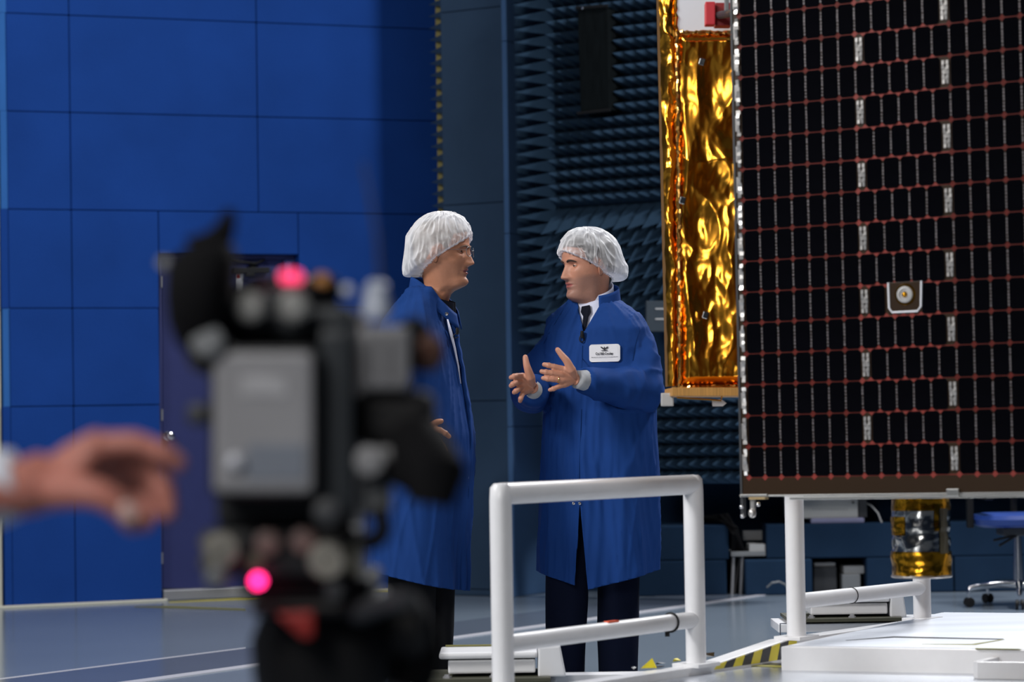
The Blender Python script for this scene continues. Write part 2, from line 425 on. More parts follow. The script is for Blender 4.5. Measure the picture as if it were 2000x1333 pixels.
jb = jb.build('junction_box', mat('cabinet_grey', (.028, .042, .058), .7), wall_back, bevel=.004, label='grey box with two pale strips')
for y in (604, 624):
    mb = MB(); pbox(mb, 1280, y - 2, 1302, y + 1, 14.896, .005); mb.build('label_strip', 'light_grey', jb)
# ------------------------------------------------------------------ floor markings
def floor_strip(name, pts, m, h=.003):
    q = [onz(x, y, h) for x, y in pts]
    mb = MB().prism([Vector((v.x, v.y, 0.0005)) for v in q], (0, 0, h))
    return struct(mb.build(name, m))
M['floor_band'] = mat('floor_band', (.13, .155, .20), .17, var=.05, scale=1.5)
M['floor_line'] = mat('floor_line', (.55, .55, .60), .3, var=.03)
floor_strip('trim_2', [(-1400, 1556.4), (1500, 1159.8), (1335, 1158.4), (-1400, 1507.3)], 'floor_band')
floor_strip('trim_3', [(-1400, 1570), (480, 1304), (877, 1249), (1300, 1191.5), (1500, 1161.8), (1500, 1159.8), (-1400, 1556.4)], 'floor_line', .0035)
floor_strip('trim_4', [(-1400, 1502), (-1400, 1507.3), (480, 1267), (480, 1265.4)], 'floor_line', .0035)
floor_strip('trim_5', [(262, 1185.2), (480, 1192), (480, 1190), (340, 1184.4)], 'olive_tape')
floor_strip('trim_6', [(330, 1176.5), (640, 1163.5), (900, 1150), (900, 1148), (640, 1160.5), (480, 1168)], 'yellow_tape')
# ------------------------------------------------------------------ satellite: stowed solar panel, gold blanket, canister
SP0 = P(1463, 933.5, 7.5)                        # lower left corner of the cell field
pe = Vector((.857, -.516, .0121)).normalized(); pv = Vector((-.002, 0, 1))
pv = (pv - pe * pv.dot(pe)).normalized(); pv = Vector((pv.x + .009 * pe.x, pv.y + .009 * pe.y, pv.z)).normalized()
pn = pe.cross(pv).normalized()
if pn.y > 0: pn = -pn
M['kapton_dark'] = mat('kapton_dark', (.026, .0115, .0025), .35, var=.08, scale=3)
M['cell'] = mat('solar_cell_glass', (.0022, .0022, .0032), .10, var=0.2, scale=9, spec=.35)
M['cell_red'] = mat('red_bonding', (.23, .022, .014), .5, var=.08)
M['silver'] = mat('silver_tab', (.62, .60, .58), .32, metal=.75, var=.2, scale=120)
M['link'] = mat('silver_link', (.22, .20, .21), .4, metal=.5, var=.45, scale=170)
M['silver_foil'] = mat('silver_foil', (.55, .55, .53), .15, metal=1.0, var=.1)
M['gold'] = mat('gold_foil', (.97, .39, .038), .23, metal=1.0, var=.08, scale=3)
M['gold_dark'] = mat('amber_foil', (.62, .30, .02), .2, metal=1.0, var=.15, scale=8)
M['honeycomb'] = mat('honeycomb_edge', (.50, .25, .06), .5, var=.35, scale=3, stretch=(160, 160, 1))
M['alu'] = mat('aluminium', (.60, .60, .58), .3, metal=.9, var=.05)
M['white_body'] = mat('white_thermal_paint', (.86, .88, .94), .5, var=.02)
sat = empty('satellite', Vector((1.5, 7.6, .35)))
tag(sat, 'satellite with black solar panel and crinkled gold foil hung above the white cart', 'satellite')
def S(s, t, off=0.0): return SP0 + pe * s + pv * t + pn * off
CW, CH = .0521, .0905
def sbox(mb, s0, t0, s1, t1, o0, o1, mi=0):      # o1 is the front
    return mb.hexa([S(s0, t0, o1), S(s1, t0, o1), S(s1, t1, o1), S(s0, t1, o1), S(s0, t0, o0), S(s1, t0, o0), S(s1, t1, o0), S(s0, t1, o0)], mi)
NR = 17
panel = sbox(MB(), -.022, -.052, 1.20, NR * CH + .03, -.030, 0).build('solar_panel', 'kapton_dark', sat, bevel=.002)
# cell: chamfered black plate; the bonding below shows red at the corners and along the row joints
def cell_mesh():
    w = CW / 2 - .0030; h = CH / 2 - .0017; c = .0065
    out = [(-w + c, -h), (w - c, -h), (w, -h + c), (w, h - c), (w - c, h), (-w + c, h), (-w, h - c), (-w, -h + c)]
    return MB().prism([(x, y, .0006) for x, y in out], (0, 0, .0022)).mesh('solar_cell', 'cell')
cme = cell_mesh()
red = MB(); links = MB(); cells2 = MB(); nc = 0
def Bm(o): return basis(pe, pv, pn, o)
tabs = []
x_s = (onplane(1766, 583, SP0, pn) - SP0); ss = x_s.dot(pe); st = x_s.dot(pv)
GAP = .026
for r in range(NR):
    t = r * CH; x = 0.0; two = (r % 2 == 1)        # rows alternate: first break after 7 cells or after 12
    brk = 7 if two else 12
    hw = .0026 if r == 10 else .0010; sbox(red, -.006, t - hw, 1.19, t + hw, -.0008, .0004)
    k = 0
    while x < 1.12:
        if k == brk:
            tabs.append((x + GAP / 2, t)); x += GAP; k += 1; continue
        kk = k if k < brk else k - 1
        nt_ = (two and 6 < kk) or (not two and kk > 11)
        skip = (r == 5 and abs(x + CW / 2 - ss) < .06)
        if not skip and nc < 299 and x < .925:
            inst('solar_cell', cme, Bm(S(x + CW / 2, t + CH / 2)), panel); nc += 1
        elif not skip:
            mw = Bm(S(x + CW / 2, t + CH / 2)); cells2.add([mw @ v.co for v in cme.vertices], [tuple(p.vertices) for p in cme.polygons])
        # red bonding at the corners and a pair of silver links in the joint
        for tt in (t, t + CH):
            q = Bm(S(x, tt)); a = .0098
            red.add([q @ Vector(p) for p in ((-a, 0, .0007), (0, -a, .0007), (a, 0, .0007), (0, a, .0007))], [(0, 1, 2, 3)])
        if kk > 0 and k != brk + 1 and not (r == 5 and abs(x - ss) < .066):
            n = 7
            for j in range(n):
                h0 = t + CH * (.13 + .74 * j / n); h1 = t + CH * (.13 + .74 * (j + random.uniform(.45, .8)) / n)
                sbox(links, x - .0024, h0, x + .0024, h1, -.0002, .0009 + random.uniform(0, .0012))
        x += CW; k += 1
o = cells2.build('solar_cell_field', 'cell', panel); o['kind'] = 'stuff'
o = red.build('bonding', 'cell_red', panel, fix=False); o['kind'] = 'stuff'
o = links.build('interconnect', 'link', panel); o['kind'] = 'stuff'
def tab_mesh():
    m = MB()
    for dx in (-.0062, .0062):
        for j in range(5):
            m.box((dx + random.uniform(-.0008, .0008), (j - 2) * .0135, .0022 + random.uniform(0, .001)), (.0075, .012, .003), R=Matrix.Rotation(random.uniform(-.12, .12), 3, 'X') @ Matrix.Rotation(random.uniform(-.25, .25), 3, 'Y'))
    m.box((0, .004, .0018), (.006, .018, .002)); m.box((0, -.016, .0018), (.006, .010, .002))
    return m.mesh('terminal_tab', 'silver')
tm = tab_mesh()
for x, t in tabs: inst('terminal_tab', tm, Bm(S(x, t + CH / 2)), panel)
for r in range(NR):                                # tabs down the left edge
    t = r * CH
    m = MB()
    for j in range(7):
        m.box((random.uniform(-.001, .001), (j - 3) * .0108, .0025 + random.uniform(0, .003)), (.010 + random.uniform(-.002, .003), .0118, .004), R=Matrix.Rotation(random.uniform(-.3, .3), 3, 'X') @ Matrix.Rotation(random.uniform(-.4, .4), 3, 'Y'))
    m.box((-.008, 0, .002), (.006, .046, .003))
    inst('edge_tab', m.mesh('edge_tab', 'silver'), Bm(S(-.008, t + CH / 2)), panel)
# panel frame: thin dark side edge, bright bottom rails, hardware at the lower left corner
sbox(MB(), -.029, -.055, -.022, NR * CH + .03, -.034, .002).build('edge_frame', 'dark_grey', panel, bevel=.001)
sbox(MB(), .13, -.066, 1.2, -.058, -.03, .004).build('bottom_rail', 'alu', panel, bevel=.001)
sbox(MB(), .05, -.056, 1.2, -.0515, -.02, .001).build('bottom_rail', 'alu', panel, bevel=.001)
sbox(MB(), -.028, -.056, .060, -.049, -.02, .008).build('corner_bracket', 'alu', panel, bevel=.001)
sbox(MB(), .0, -.064, .052, -.056, -.02, .006).build('corner_bracket', mat('brass', (.75, .55, .28), .35, metal=.7), panel, bevel=.001)
mb = MB(); sbox(mb, -.030, -.115, -.021, -.056, -.02, .0); mb.build('hinge_arm', 'dark_grey', panel, bevel=.002)
mb = MB(); mb.ball(S(.008, -.104, 0), (.0115, .0115, .014)); sbox(mb, .002, -.095, .014, -.056, -.012, .0); mb.build('release_pin', 'silver', panel, smooth=True)
for s_, t_ in ((-.024, -.085), (-.022, -.112), (.03, -.078)): MB().ball(S(s_, t_, .005), .0065, 10, 8).build('bolt', 'chrome', panel, smooth=True)
sbox(MB(), .615, -.062, .65, -.040, 0, .012).build('rail_clip', 'alu', panel, bevel=.002)
# sun sensor window: dark plate with a white U shaped frame and a round eye
x_s = (onplane(1766, 583, SP0, pn) - SP0); ss = x_s.dot(pe); st = x_s.dot(pv)
sen = sbox(MB(), ss - .050, st - .045, ss + .050, st + .042, 0, .003).build('sun_sensor', 'kapton_dark', panel, bevel=.001)
pts = [(-.050, .042), (-.049, -.030), (-.040, -.043), (.036, -.043), (.047, -.030), (.050, .042)]
MB().tube([S(ss + a, st + b, .004) for a, b in pts], .0030, 8).build('sensor_frame', 'white_body', sen)
MB().lathe(S(ss, st + .006, .003), [(.031, 0), (.030, .002), (.029, .002)], axis=pn, n=28).build('sensor_rim', 'gold_dark', sen)
MB().lathe(S(ss, st + .006, .005), [(.024, 0), (.023, .004), (.016, .006), (.015, .003), (.001, .003)], axis=pn, n=28).build('sensor_ring', 'light_grey', sen, smooth=True)
MB().ball(S(ss, st + .006, .006), .009, 14, 8).build('sensor_eye', 'gold_dark', sen, smooth=True)
# crinkled foil sheets
def crinkle(x, y, seed, k=1.0):
    v = Vector((x * 4.2 + seed, y * 2.0, seed * 2.1)); h = 0.0; a = .030
    w = noise.noise_vector(v * .7) * .45
    for i in range(4):
        q = v + w
        h += a * (1 - 2 * abs(noise.noise(q))); v = v * 2.1 + Vector((3.1, 1.7, .3)); a *= .40
    return k * h
def foil(name, o, ex, ey, wid, hgt, nx, ny, mt, par, seed, k=1.0, edge=.06, curl=None):
    n_ = ex.cross(ey).normalized()
    if n_.y > 0: n_ = -n_
    vs = []
    for j in range(ny + 1):
        for i in range(nx + 1):
            a = i / nx; b = j / ny
            e = min(1, min(a, 1 - a) * wid / .02, min(b, 1 - b) * hgt / .03)
            vs.append(o + ex * (a * wid) + ey * (b * hgt) + n_ * (e * crinkle(a * wid, b * hgt, seed, k)))
    fs = [(j * (nx + 1) + i, j * (nx + 1) + i + 1, (j + 1) * (nx + 1) + i + 1, (j + 1) * (nx + 1) + i) for j in range(ny) for i in range(nx)]
    return MB().add(vs, fs).build(name, mt, par, smooth=2)
gd = 8.05
M['amber_side'] = mat('amber_side', (.16, .075, .012), .7, metal=.2)
ga = P(1328, 757, gd); gb = P(1323, 64, gd)
gx = Vector((1, .10, .004)).normalized(); gy = (gb - ga).normalized(); gh = (gb - ga).length
MB().hexa([ga + Vector((0.004, .02, 0.004)), ga + gx * .42 + Vector((0, .02, 0.004)), ga + gx * .42 + gy * gh + Vector((0, .02, -.004)), gb + Vector((0.004, .02, -.004))] + [v + Vector((0, .42, 0)) for v in (ga, ga + gx * .42, ga + gx * .42 + gy * gh, gb)]).build('body_box', 'amber_side', sat)
foil('gold_blanket', ga, gx, gy, .42, gh, 110, 260, 'gold', sat, 4.2, 1.0)
# beaded hems along the blanket edges
for nm, pts in (('blanket_hem', [ga + gy * (gh * i / 90) + Vector((random.uniform(-.003, .003), -.012 + random.uniform(-.004, .004), 0)) for i in range(91)]),
                ('blanket_hem', [ga + gx * (.3 * i / 40) + Vector((0, -.012 + random.uniform(-.003, .003), random.uniform(-.002, .002))) for i in range(41)]),
                ('blanket_hem', [gb + gx * (.3 * i / 40) + Vector((0, -.012 + random.uniform(-.003, .003), random.uniform(-.003, .002))) for i in range(41)])):
    MB().tube(pts, [random.uniform(.0045, .0085) for _ in pts], 8).build(nm, mat('copper_hem', (.85, .38, .10), .25, metal=1, var=.2, scale=60), sat)
# second foil wrapped flange on the left
fa = P(1304, 755, 8.15); fb = P(1285, -60, 8.15); fx = Vector((1, -.12, .02)).normalized(); fy = (fb - fa).normalized(); fh = (fb - fa).length
MB().hexa([fa + Vector((.003, .02, 0)), fa + fx * .027 + Vector((0, .02, 0)), fb + fx * .050 + Vector((0, .02, 0)), fb + Vector((.003, .02, 0))] + [v + Vector((0, .12, 0)) for v in (fa, fa + fx * .027, fb + fx * .050, fb)]).build('flange_core', 'amber_side', sat)
def flange():
    nx, ny = 20, 300; vs = []
    for j in range(ny + 1):
        for i in range(nx + 1):
            a = i / nx; b = j / ny; wdt = .030 + .024 * b
            bulge = .018 * math.sin(math.pi * a)
            vs.append(fa + fx * (a * wdt) + fy * (b * fh) + Vector((.004 * noise.noise(Vector((b * 30, 0, 2))), -bulge - .75 * crinkle(a * wdt * 2.4, b * fh * 2.4, 11.3), 0)))
    return MB().add(vs, [(j * (nx + 1) + i, j * (nx + 1) + i + 1, (j + 1) * (nx + 1) + i + 1, (j + 1) * (nx + 1) + i) for j in range(ny) for i in range(nx)])
flange().build('gold_flange', 'gold', sat, smooth=2)
MB().tube([fa + fx * (.034 + .022 * i / 100) + fy * (fh * i / 100) + Vector((random.uniform(-.003, .003), -.022, 0)) for i in range(101)], [random.uniform(.004, .007) for _ in range(101)], 8).build('blanket_hem', 'gold', sat)
for x, y in ((1371, 121), (1378, 616), (1333, 392)):
    q = P(x, y, gd - .035); MB().box(q, (.020, .008, .024), R=Matrix.Rotation(.3, 3, 'Y')).build('foil_patch', 'silver_foil', sat, bevel=.003)
# honeycomb edge below the blanket, white tags under it
pbox(MB(), 1313, 757.5, 1470, 774, 7.98, .40).build('honeycomb_edge', 'honeycomb', sat, bevel=.002)
for x0, y0, x1, y1 in ((1291, 768, 1316, 794),):
    pbox(MB(), x0, y0, x1, y1, 8.1, .012).build('hanging_tag', 'light_grey', sat, bevel=.004)
mb = MB(); q = [P(x, y, 8.05) for x, y in ((1391, 782), (1408, 780), (1419, 788), (1412, 794), (1392, 794))]; mb.prism(q, (0, .012, 0)); mb.build('hanging_tag', 'paper', sat)
MB().tube([P(x, y, 8.03) for x, y in ((1322, 777), (1350, 779), (1385, 781), (1408, 783), (1410, 774))], .003, 6).build('tag_cord', 'gold_dark', sat)
# white body above, red cover and its arm, dark clamp beside the panel
pbox(MB(), 1319, -60, 1432, 64, 8.12, .35).build('white_housing', 'white_body', sat, bevel=.006)
pbox(MB(), 1378, 3, 1397, 48, 7.90, .05).build('red_cover', mat('red_cover', (.62, .03, .045), .4), sat, bevel=.003)
pbox(MB(), 1397, 5, 1428, 50, 7.94, .06).build('red_cover_shaded', mat('red_cover_shaded', (.30, .016, .02), .5), sat, bevel=.003)  # darker copy of the cover's red, its shade put into the colour
MB().tube([P(1404, 30, 7.92), P(1432, 25, 7.75)], .012, 10).build('cover_arm', 'dark_grey', sat)
mb = MB(); pbox(mb, 1416, -40, 1424, 22, 7.82, .03); pbox(mb, 1430, -40, 1438, 40, 7.62, .02); mb.build('clamp_strap', 'mid_grey', sat, bevel=.002)['kind'] = 'stuff'
# canister below the panel
ca = P(1797, 965, 7.55); cb = P(1800, 1124, 7.55)
cr = 59 / F * 7.55
def canister():
    nz_, nt_ = 90, 120; rings = []; L = cb.z - .0 ; ht = ca.z + .03 - cb.z
    for j in range(nz_ + 1):
        b = j / nz_; z = cb.z + b * ht; c = cb + (ca - cb) * b; ring = []
        for i in range(nt_):
            t = 2 * math.pi * i / nt_
            d = .13 * crinkle(cr * t * 2.6, b * ht * 4.5, 21.7) + .0016 * math.sin(b * 38 + 2 * noise.noise(Vector((t, b * 4, 2)))) * max(0, noise.noise(Vector((math.cos(t) * 1.5, b * 5, 7))) + .3) - .006
            ring.append((c.x + (cr + d - .002) * math.cos(t), c.y + (cr + d - .002) * math.sin(t), z))
        rings.append(ring)
    return MB().loft(rings), rings
cm, crings = canister()
can = cm.build('canister', 'silver_foil', sat, smooth=2, label='foil wrapped canister under the panel')
def band(j0, j1, i0=0, i1=120, grow=.0025):
    rr = []
    for j in range(j0, j1 + 1):
        c = Vector((sum(p[0] for p in crings[j]) / 120, sum(p[1] for p in crings[j]) / 120, 0))
        row = []
        for i in range(i0, i1 + 1):
            p = Vector(crings[j][i % 120]); d = Vector((p.x - c.x, p.y - c.y, 0)); row.append(p + d.normalized() * grow)
        rr.append(row)
    return MB().loft(rr, caps=False, closed=False)
band(0, 24).build('gold_band', 'gold_dark', can, smooth=2)
band(64, 90).build('gold_band', 'gold_dark', can, smooth=2)
band(40, 58, 60, 76).build('gold_patch', 'gold_dark', can, smooth=2)
band(44, 64, 96, 99, .003).build('gold_patch', 'gold_dark', can, smooth=2)
band(22, 66, 100, 108, .003).build('clear_strip', mat('clear_tape', (.10, .09, .06), .2), can, smooth=2)
MB().lathe(Vector((cb.x, cb.y, cb.z - .006)), [(cr - .002, 0), (cr + .001, .003), (cr - .002, .008)], n=48).build('bottom_rim', 'silver', can)
# support arm out of view on the right, so that the satellite is carried by the cart
MB().box((2.05, 7.55, .626), (.22, .22, .535)).build('support_post', 'white_paint', sat, bevel=.01)
MB().box((1.75, 7.68, .875), (.8, .16, .05)).build('support_beam', 'white_paint', sat, bevel=.005)
sbox(MB(), .30, .12, 1.15, 1.42, -.30, -.05).build('bus_body', 'gold_dark', sat, bevel=.01)
# ------------------------------------------------------------------ white transport cart with two guard rails
L0 = Vector((-.029, 7.24, 0)); le = Vector((.62, .785, 0)).normalized(); lm = Vector((le.y, -le.x, 0))
ZL, ZLIP, ZU = .281, .330, .355
cart = empty('transport_cart', Vector((1.6, 7.8, 0)))
tag(cart, 'low white transport cart with bright metal deck under the satellite', 'cart')
M['deck'] = mat('deck_sheet', (.72, .74, .79), .34, metal=.9, var=.14, scale=2.5, stretch=(.4, 3, 1))
M['deck_low'] = mat('deck_sheet_low', (.66, .69, .74), .27, metal=.9, var=.06, scale=2.5, stretch=(3, .4, 1))
def flat(poly, z, th): return MB().prism([Vector((p.x, p.y, z - th)) for p in poly], (0, 0, th))
pA = P(1525, 1262, 8.06); pB = onz(1838, 1197, ZU)
ud = Vector((.945, -.325, 0)).normalized()
lp = [L0 + le * t for t in (-1.6, 1.9)]
flat([lp[0], lp[0] + lm * 3.2, lp[1] + lm * 3.2, lp[1]], ZL, .04).build('lower_deck', 'deck_low', cart)
flat([pA, pA + ud * 2.6, pB + ud * 2.6, pB], ZU, .09).build('upper_deck', 'white_paint', cart, bevel=.004)
q = .018
flat([pA + ud * q + (pB - pA).normalized() * q, pA + ud * 2.58, pB + ud * 2.58, pB + ud * q - (pB - pA).normalized() * q], ZU + .002, .004).build('deck_plate', 'deck', cart)
# raised lip that carries the posts
def lip(t0, t1, z0, z1, w0=-.05, w1=.045):
    a = L0 + le * t0; b = L0 + le * t1
    c = [a + lm * w0, b + lm * w0, b + lm * w1, a + lm * w1]
    return MB().prism([Vector((p.x, p.y, z0)) for p in c], (0, 0, z1 - z0))
lt = lambda t: ZLIP - .025 + (ZU - .006 - ZLIP + .025) * max(0, min(1, (t - 1.02) / .42))
MB().loft([[Vector((p.x, p.y, z)) for p, z in ((L0 + le * t - lm * .05, ZL - .05), (L0 + le * t + lm * .016, ZL - .05), (L0 + le * t + lm * .016, lt(t)), (L0 + le * t - lm * .05, lt(t)))] for t in (-1.6, 1.02, 1.44, 2.55)]).build('lip', 'white_paint', cart, bevel=.003)
MB().prism([Vector((p.x, p.y, .09)) for p in (lp[0] + lm * .05, lp[0] + lm * 3.1, lp[1] + lm * 3.1, lp[1] + lm * .05)], (0, 0, .15)).build('chassis', 'white_paint', cart, bevel=.01)
for t, w in ((-1.3, .35), (-1.3, 2.6), (1.5, .35), (1.5, 2.6)):
    c = L0 + le * t + lm * w
    wh = MB().lathe(Vector((c.x - .025, c.y, .07)), [(.03, 0), (.07, 0), (.07, .05), (.03, .05)], axis=(1, 0, 0), n=24).build('caster', 'black_rubber', cart)
PR = .0315
def rail(posts, ztops, zlow, zb, nm, top=True):
    a, b = posts
    g = None
    rl = empty(nm, Vector((a.x, a.y, 0)))
    rl.parent = cart; rl.location = Vector((a.x, a.y, 0)) - ORG[cart.name]
    ORG[rl.name] = Vector((a.x, a.y, 0))
    for p, z in zip(posts, zb):
        MB().tube([Vector((p.x, p.y, z - .004)), Vector((p.x, p.y, ztops - .018)), Vector((p.x, p.y, ztops + PR - .014)), Vector((p.x, p.y, ztops + PR - .002))], [PR, PR, PR * .93, PR * .6], 28).build('post', 'white_paint', rl, smooth=True)
        MB().box((p.x, p.y, z + .004), (.12, .10, .012), R=Matrix.Rotation(math.atan2(le.y, le.x), 3, 'Z')).build('foot_plate', 'white_paint', rl, bevel=.002)
    MB().tube([Vector((a.x, a.y, ztops)), Vector((b.x, b.y, ztops))], PR * .98, 28).build('top_bar', 'white_paint', rl, smooth=True)
    MB().tube([Vector((a.x, a.y, zlow[0])), Vector((b.x, b.y, zlow[1]))], PR * .82, 24).build('lower_bar', 'white_paint', rl, smooth=True)
    return rl
p1 = P(981, 1200, 7.24); p2 = P(1358, 1200, 8.0); p3 = P(1555, 1200, 8.42); p4 = P(1801, 1180, 9.11)
rl1 = rail((p1, p2), .869, (.446, .449), (ZLIP - .025, ZLIP - .025), 'guard_rail')
rl2 = rail((p3, p4), .869, (.470, .464), (ZU - .006, ZU - .006), 'guard_rail')
def along(a, b, za, zb, t): return Vector((a.x + (b.x - a.x) * t, a.y + (b.y - a.y) * t, za + (zb - za) * t))
def ring_on(c, ax, r, rr, nm, m, par):
    ax = ax.normalized(); u = ax.cross(Z).normalized(); v = u.cross(ax)
    pts = [c + (u * math.cos(k * math.pi / 12) + v * math.sin(k * math.pi / 12)) * r for k in range(25)]
    return MB().tube(pts, rr, 6, caps=False).build(nm, m, par)
c = along(p1, p2, .446, .449, .86)
ring_on(c, p2 - p1, PR * .82 + .003, .0035, 'cable_tie', 'black', rl1)
MB().box(c + Vector((-.012, -.02, -.034)), (.014, .01, .014)).build('tie_buckle', 'black', rl1)
c = along(p1, p2, .446, .449, .54)
MB().box(c + Vector((0, -.004, PR * .80)), (.052, .018, .006), R=Matrix.Rotation(math.atan2(le.y, le.x), 3, 'Z')).build('orange_tape', 'orange_tape', rl1)
ring_on(along(p3, p4, .470, .464, .42), p4 - p3, PR * .82 + .001, .0018, 'cable_tie', 'black', rl2)
# hazard tape on the inner face of the lip and crumpled pieces on the deck edge
tp = [onplane(x, y, L0 + lm * .047, lm) for x, y in ((1395, 1300), (1522, 1262))]
n = 9
for i in range(n):
    a = L0 + le * (1.02 + .052 * i) + lm * .0180; b = L0 + le * (1.02 + .052 * (i + 1)) + lm * .0180
    zt0 = lt(1.02 + .052 * i) - .003; zt1 = lt(1.02 + .052 * (i + 1) + .02) - .003
    sh = le * .02
    q = [Vector((p.x, p.y, z)) for p, z in ((a, ZL + .008), (b, ZL + .008), (b + sh, zt1), (a + sh, zt0))]
    MB().hexa(q + [v - lm * .003 for v in q]).build('hazard_stripe', 'yellow_tape' if i % 2 == 0 else 'black_tape', cart)
def crumple(px, py, z, w, h, m):
    c = onz(px, py, z); rnd = random.Random(int(px))
    vs = [c + Vector((rnd.uniform(-w, w), rnd.uniform(-.015, .015), rnd.uniform(0, h))) for _ in range(9)]
    bm = bmesh.new(); [bm.verts.new(v) for v in vs]; bmesh.ops.convex_hull(bm, input=bm.verts)
    mb = MB(); bm.verts.ensure_lookup_table(); bm.verts.index_update()
    mb.add([v.co.copy() for v in bm.verts], [tuple(x.index for x in f.verts) for f in bm.faces]); bm.free()
    return mb.build('tape_scrap', m, cart)
mb = MB(); c = onz(1268, 1306, ZLIP - .02); mb.add([c + Vector(v) for v in ((-.026, 0, 0), (.024, .004, 0), (.010, .01, .030), (0, .03, 0))], [(0, 1, 2), (1, 3, 2), (3, 0, 2), (0, 3, 1)]); mb.build('tape_scrap', 'yellow_tape', cart)
crumple(1322, 1294, ZLIP - .022, .028, .012, 'yellow_tape'); crumple(1283, 1306, ZLIP - .022, .03, .008, 'black_tape'); crumple(1300, 1299, ZLIP - .022, .03, .008, 'black_tape')
crumple(1366, 1286, ZLIP - .02, .02, .012, 'yellow_tape'); crumple(1385, 1284, ZLIP - .02, .02, .015, 'silver_foil'); crumple(1410, 1294, ZL + .004, .018, .012, 'yellow_tape'); crumple(1236, 1308, ZLIP - .022, .012, .01, 'black_tape')
# tape lines on the decks
def deck_line(pts, z, m):
    q = [onz(x, y, z) for x, y in pts]; return MB().prism([Vector((p.x, p.y, z)) for p in q], (0, 0, .0012)).build('tape_line', m, cart)
deck_line([(1652, 1252), (1745, 1244), (1960, 1249), (1958, 1250.5), (1746, 1246.5)], ZU + .002, 'black_tape')
deck_line([(1800, 1259.5), (1905, 1261), (1962, 1250.6), (1957, 1250.2), (1898, 1259)], ZU + .002, 'olive_tape')
deck_line([(1905, 1267), (1990, 1268.3), (1998, 1269.6), (1905, 1268.4)], ZU + .002, 'olive_tape')
deck_line([(1415, 1296), (1540, 1302), (1665, 1306), (1660, 1309), (1540, 1305.5), (1415, 1299.5)], ZL + .001, 'olive_tape')
deck_line([(1440, 1292), (1560, 1299), (1640, 1304), (1560, 1302), (1440, 1296)], ZL + .0015, 'black_tape')
# open white tray frame on the lower deck, at the right
tz = ZL + .05
tq = [onz(x, y, tz) for x, y in ((1908, 1294), (2150, 1297), (2150, 1268), (1980, 1276))]
tray = MB()
for a, b in zip(tq, tq[1:] + tq[:1]):
    d = (b - a).normalized(); nrm = Vector((-d.y, d.x, 0)) * .012
    c = [a - nrm, b - nrm, b + nrm, a + nrm]
    tray.prism([Vector((p.x, p.y, ZL)) for p in c], (0, 0, .052))
tray.build('tray_frame', 'white_paint', cart, bevel=.003)
# outrigger jacks on the far left side of the cart
def outrigger(x0, x1, yt, yb, xe, d, full, lw=0):
    c = P((x0 + x1) / 2, yb, d)
    k = d / F
    og = empty('outrigger', c); og.parent = cart; og.location = c - ORG[cart.name]
    A = P(x0, yt, d); Bp = P(x1, yt, d); w = Bp.x - A.x; hl = (yb - yt) * k
    MB().box((A.x + w / 2, d + .10, A.z - hl * .16), (w, .24, hl * .26)).build('lid', 'white_paint', og, bevel=.008)
    MB().box((A.x + w / 2 + .006, d + .10, A.z - hl * .30), (w - .03, .20, hl * .06)).build('lid_gap', 'black_tape', og)
    MB().box((A.x + w / 2 + .010, d + .10, A.z - hl * .62), (w - .036, .21, hl * .56)).build('jack_box', 'white_paint', og, bevel=.006)
    MB().box((A.x + w / 2, d + .205, A.z + .0015), (w - .03, .012, .005)).build('yellow_edge', mat('yellow_edge', (.16, .15, .04), .6), og)
    e0 = P(x1, yt, d); e1 = P(xe, yb, d); wt = (xe - x1) * k
    q = [Vector((e0.x, d - .02, A.z - hl * 1.05)), Vector((e0.x + wt, d - .02, A.z - hl * 1.05)), Vector((e0.x + wt * .80, d - .02, A.z + .016)), Vector((e0.x + wt * .02, d - .02, A.z + .012))]
    MB().hexa(q + [v + Vector((0, .26, 0)) for v in q]).build('end_cheek', 'white_paint', og, bevel=.006)
    MB().box((A.x + w / 2 - .01, d + .09, A.z - hl * 1.10), (w + .10, .34, .012)).build('base_plate', mat('olive_plate', (.05, .05, .03), .6), og)
    for t in (.08, .55): MB().lathe(Vector((A.x + w * t, d - .04, A.z - hl * 1.10)), [(.014, 0), (.014, .012), (.009, .012), (.009, .018)], n=6).build('bolt', 'grey_metal', og)
    zf = A.z - hl * 1.10 - .008
    MB().box((A.x + w / 2 - .02, d + .10, zf - .022), (w + .16, .30, .032)).build('foot_beam', 'white_paint', og, bevel=.004)
    MB().box((A.x + w / 2, d + .10, (zf - .04) / 2), (w * .5, .18, zf - .04)).build('jack_foot', 'dark_grey', og, bevel=.004)
    # beam that ties it to the chassis
    xr = L0.x + le.x / le.y * (d + .1 - L0.y) + .25
    MB().box(((e0.x + xr) / 2, d + .14, zf - .03), (xr - e0.x, .10, .07)).build('tie_beam', 'white_paint', og)
    return og
og1 = outrigger(858, 1050, 1274, 1322, 1105, 8.35, True)
og2 = outrigger(1568, 1737, 1167, 1206, 1769, 9.75, True)
a = P(1524, 1219, 9.55); b = P(1524, 1245, 9.55)
MB().tube([a + Vector((.03, 0, 0)), a, b, b + Vector((.045, 0, 0))], .003, 8).build('wire_handle', 'chrome', og2)
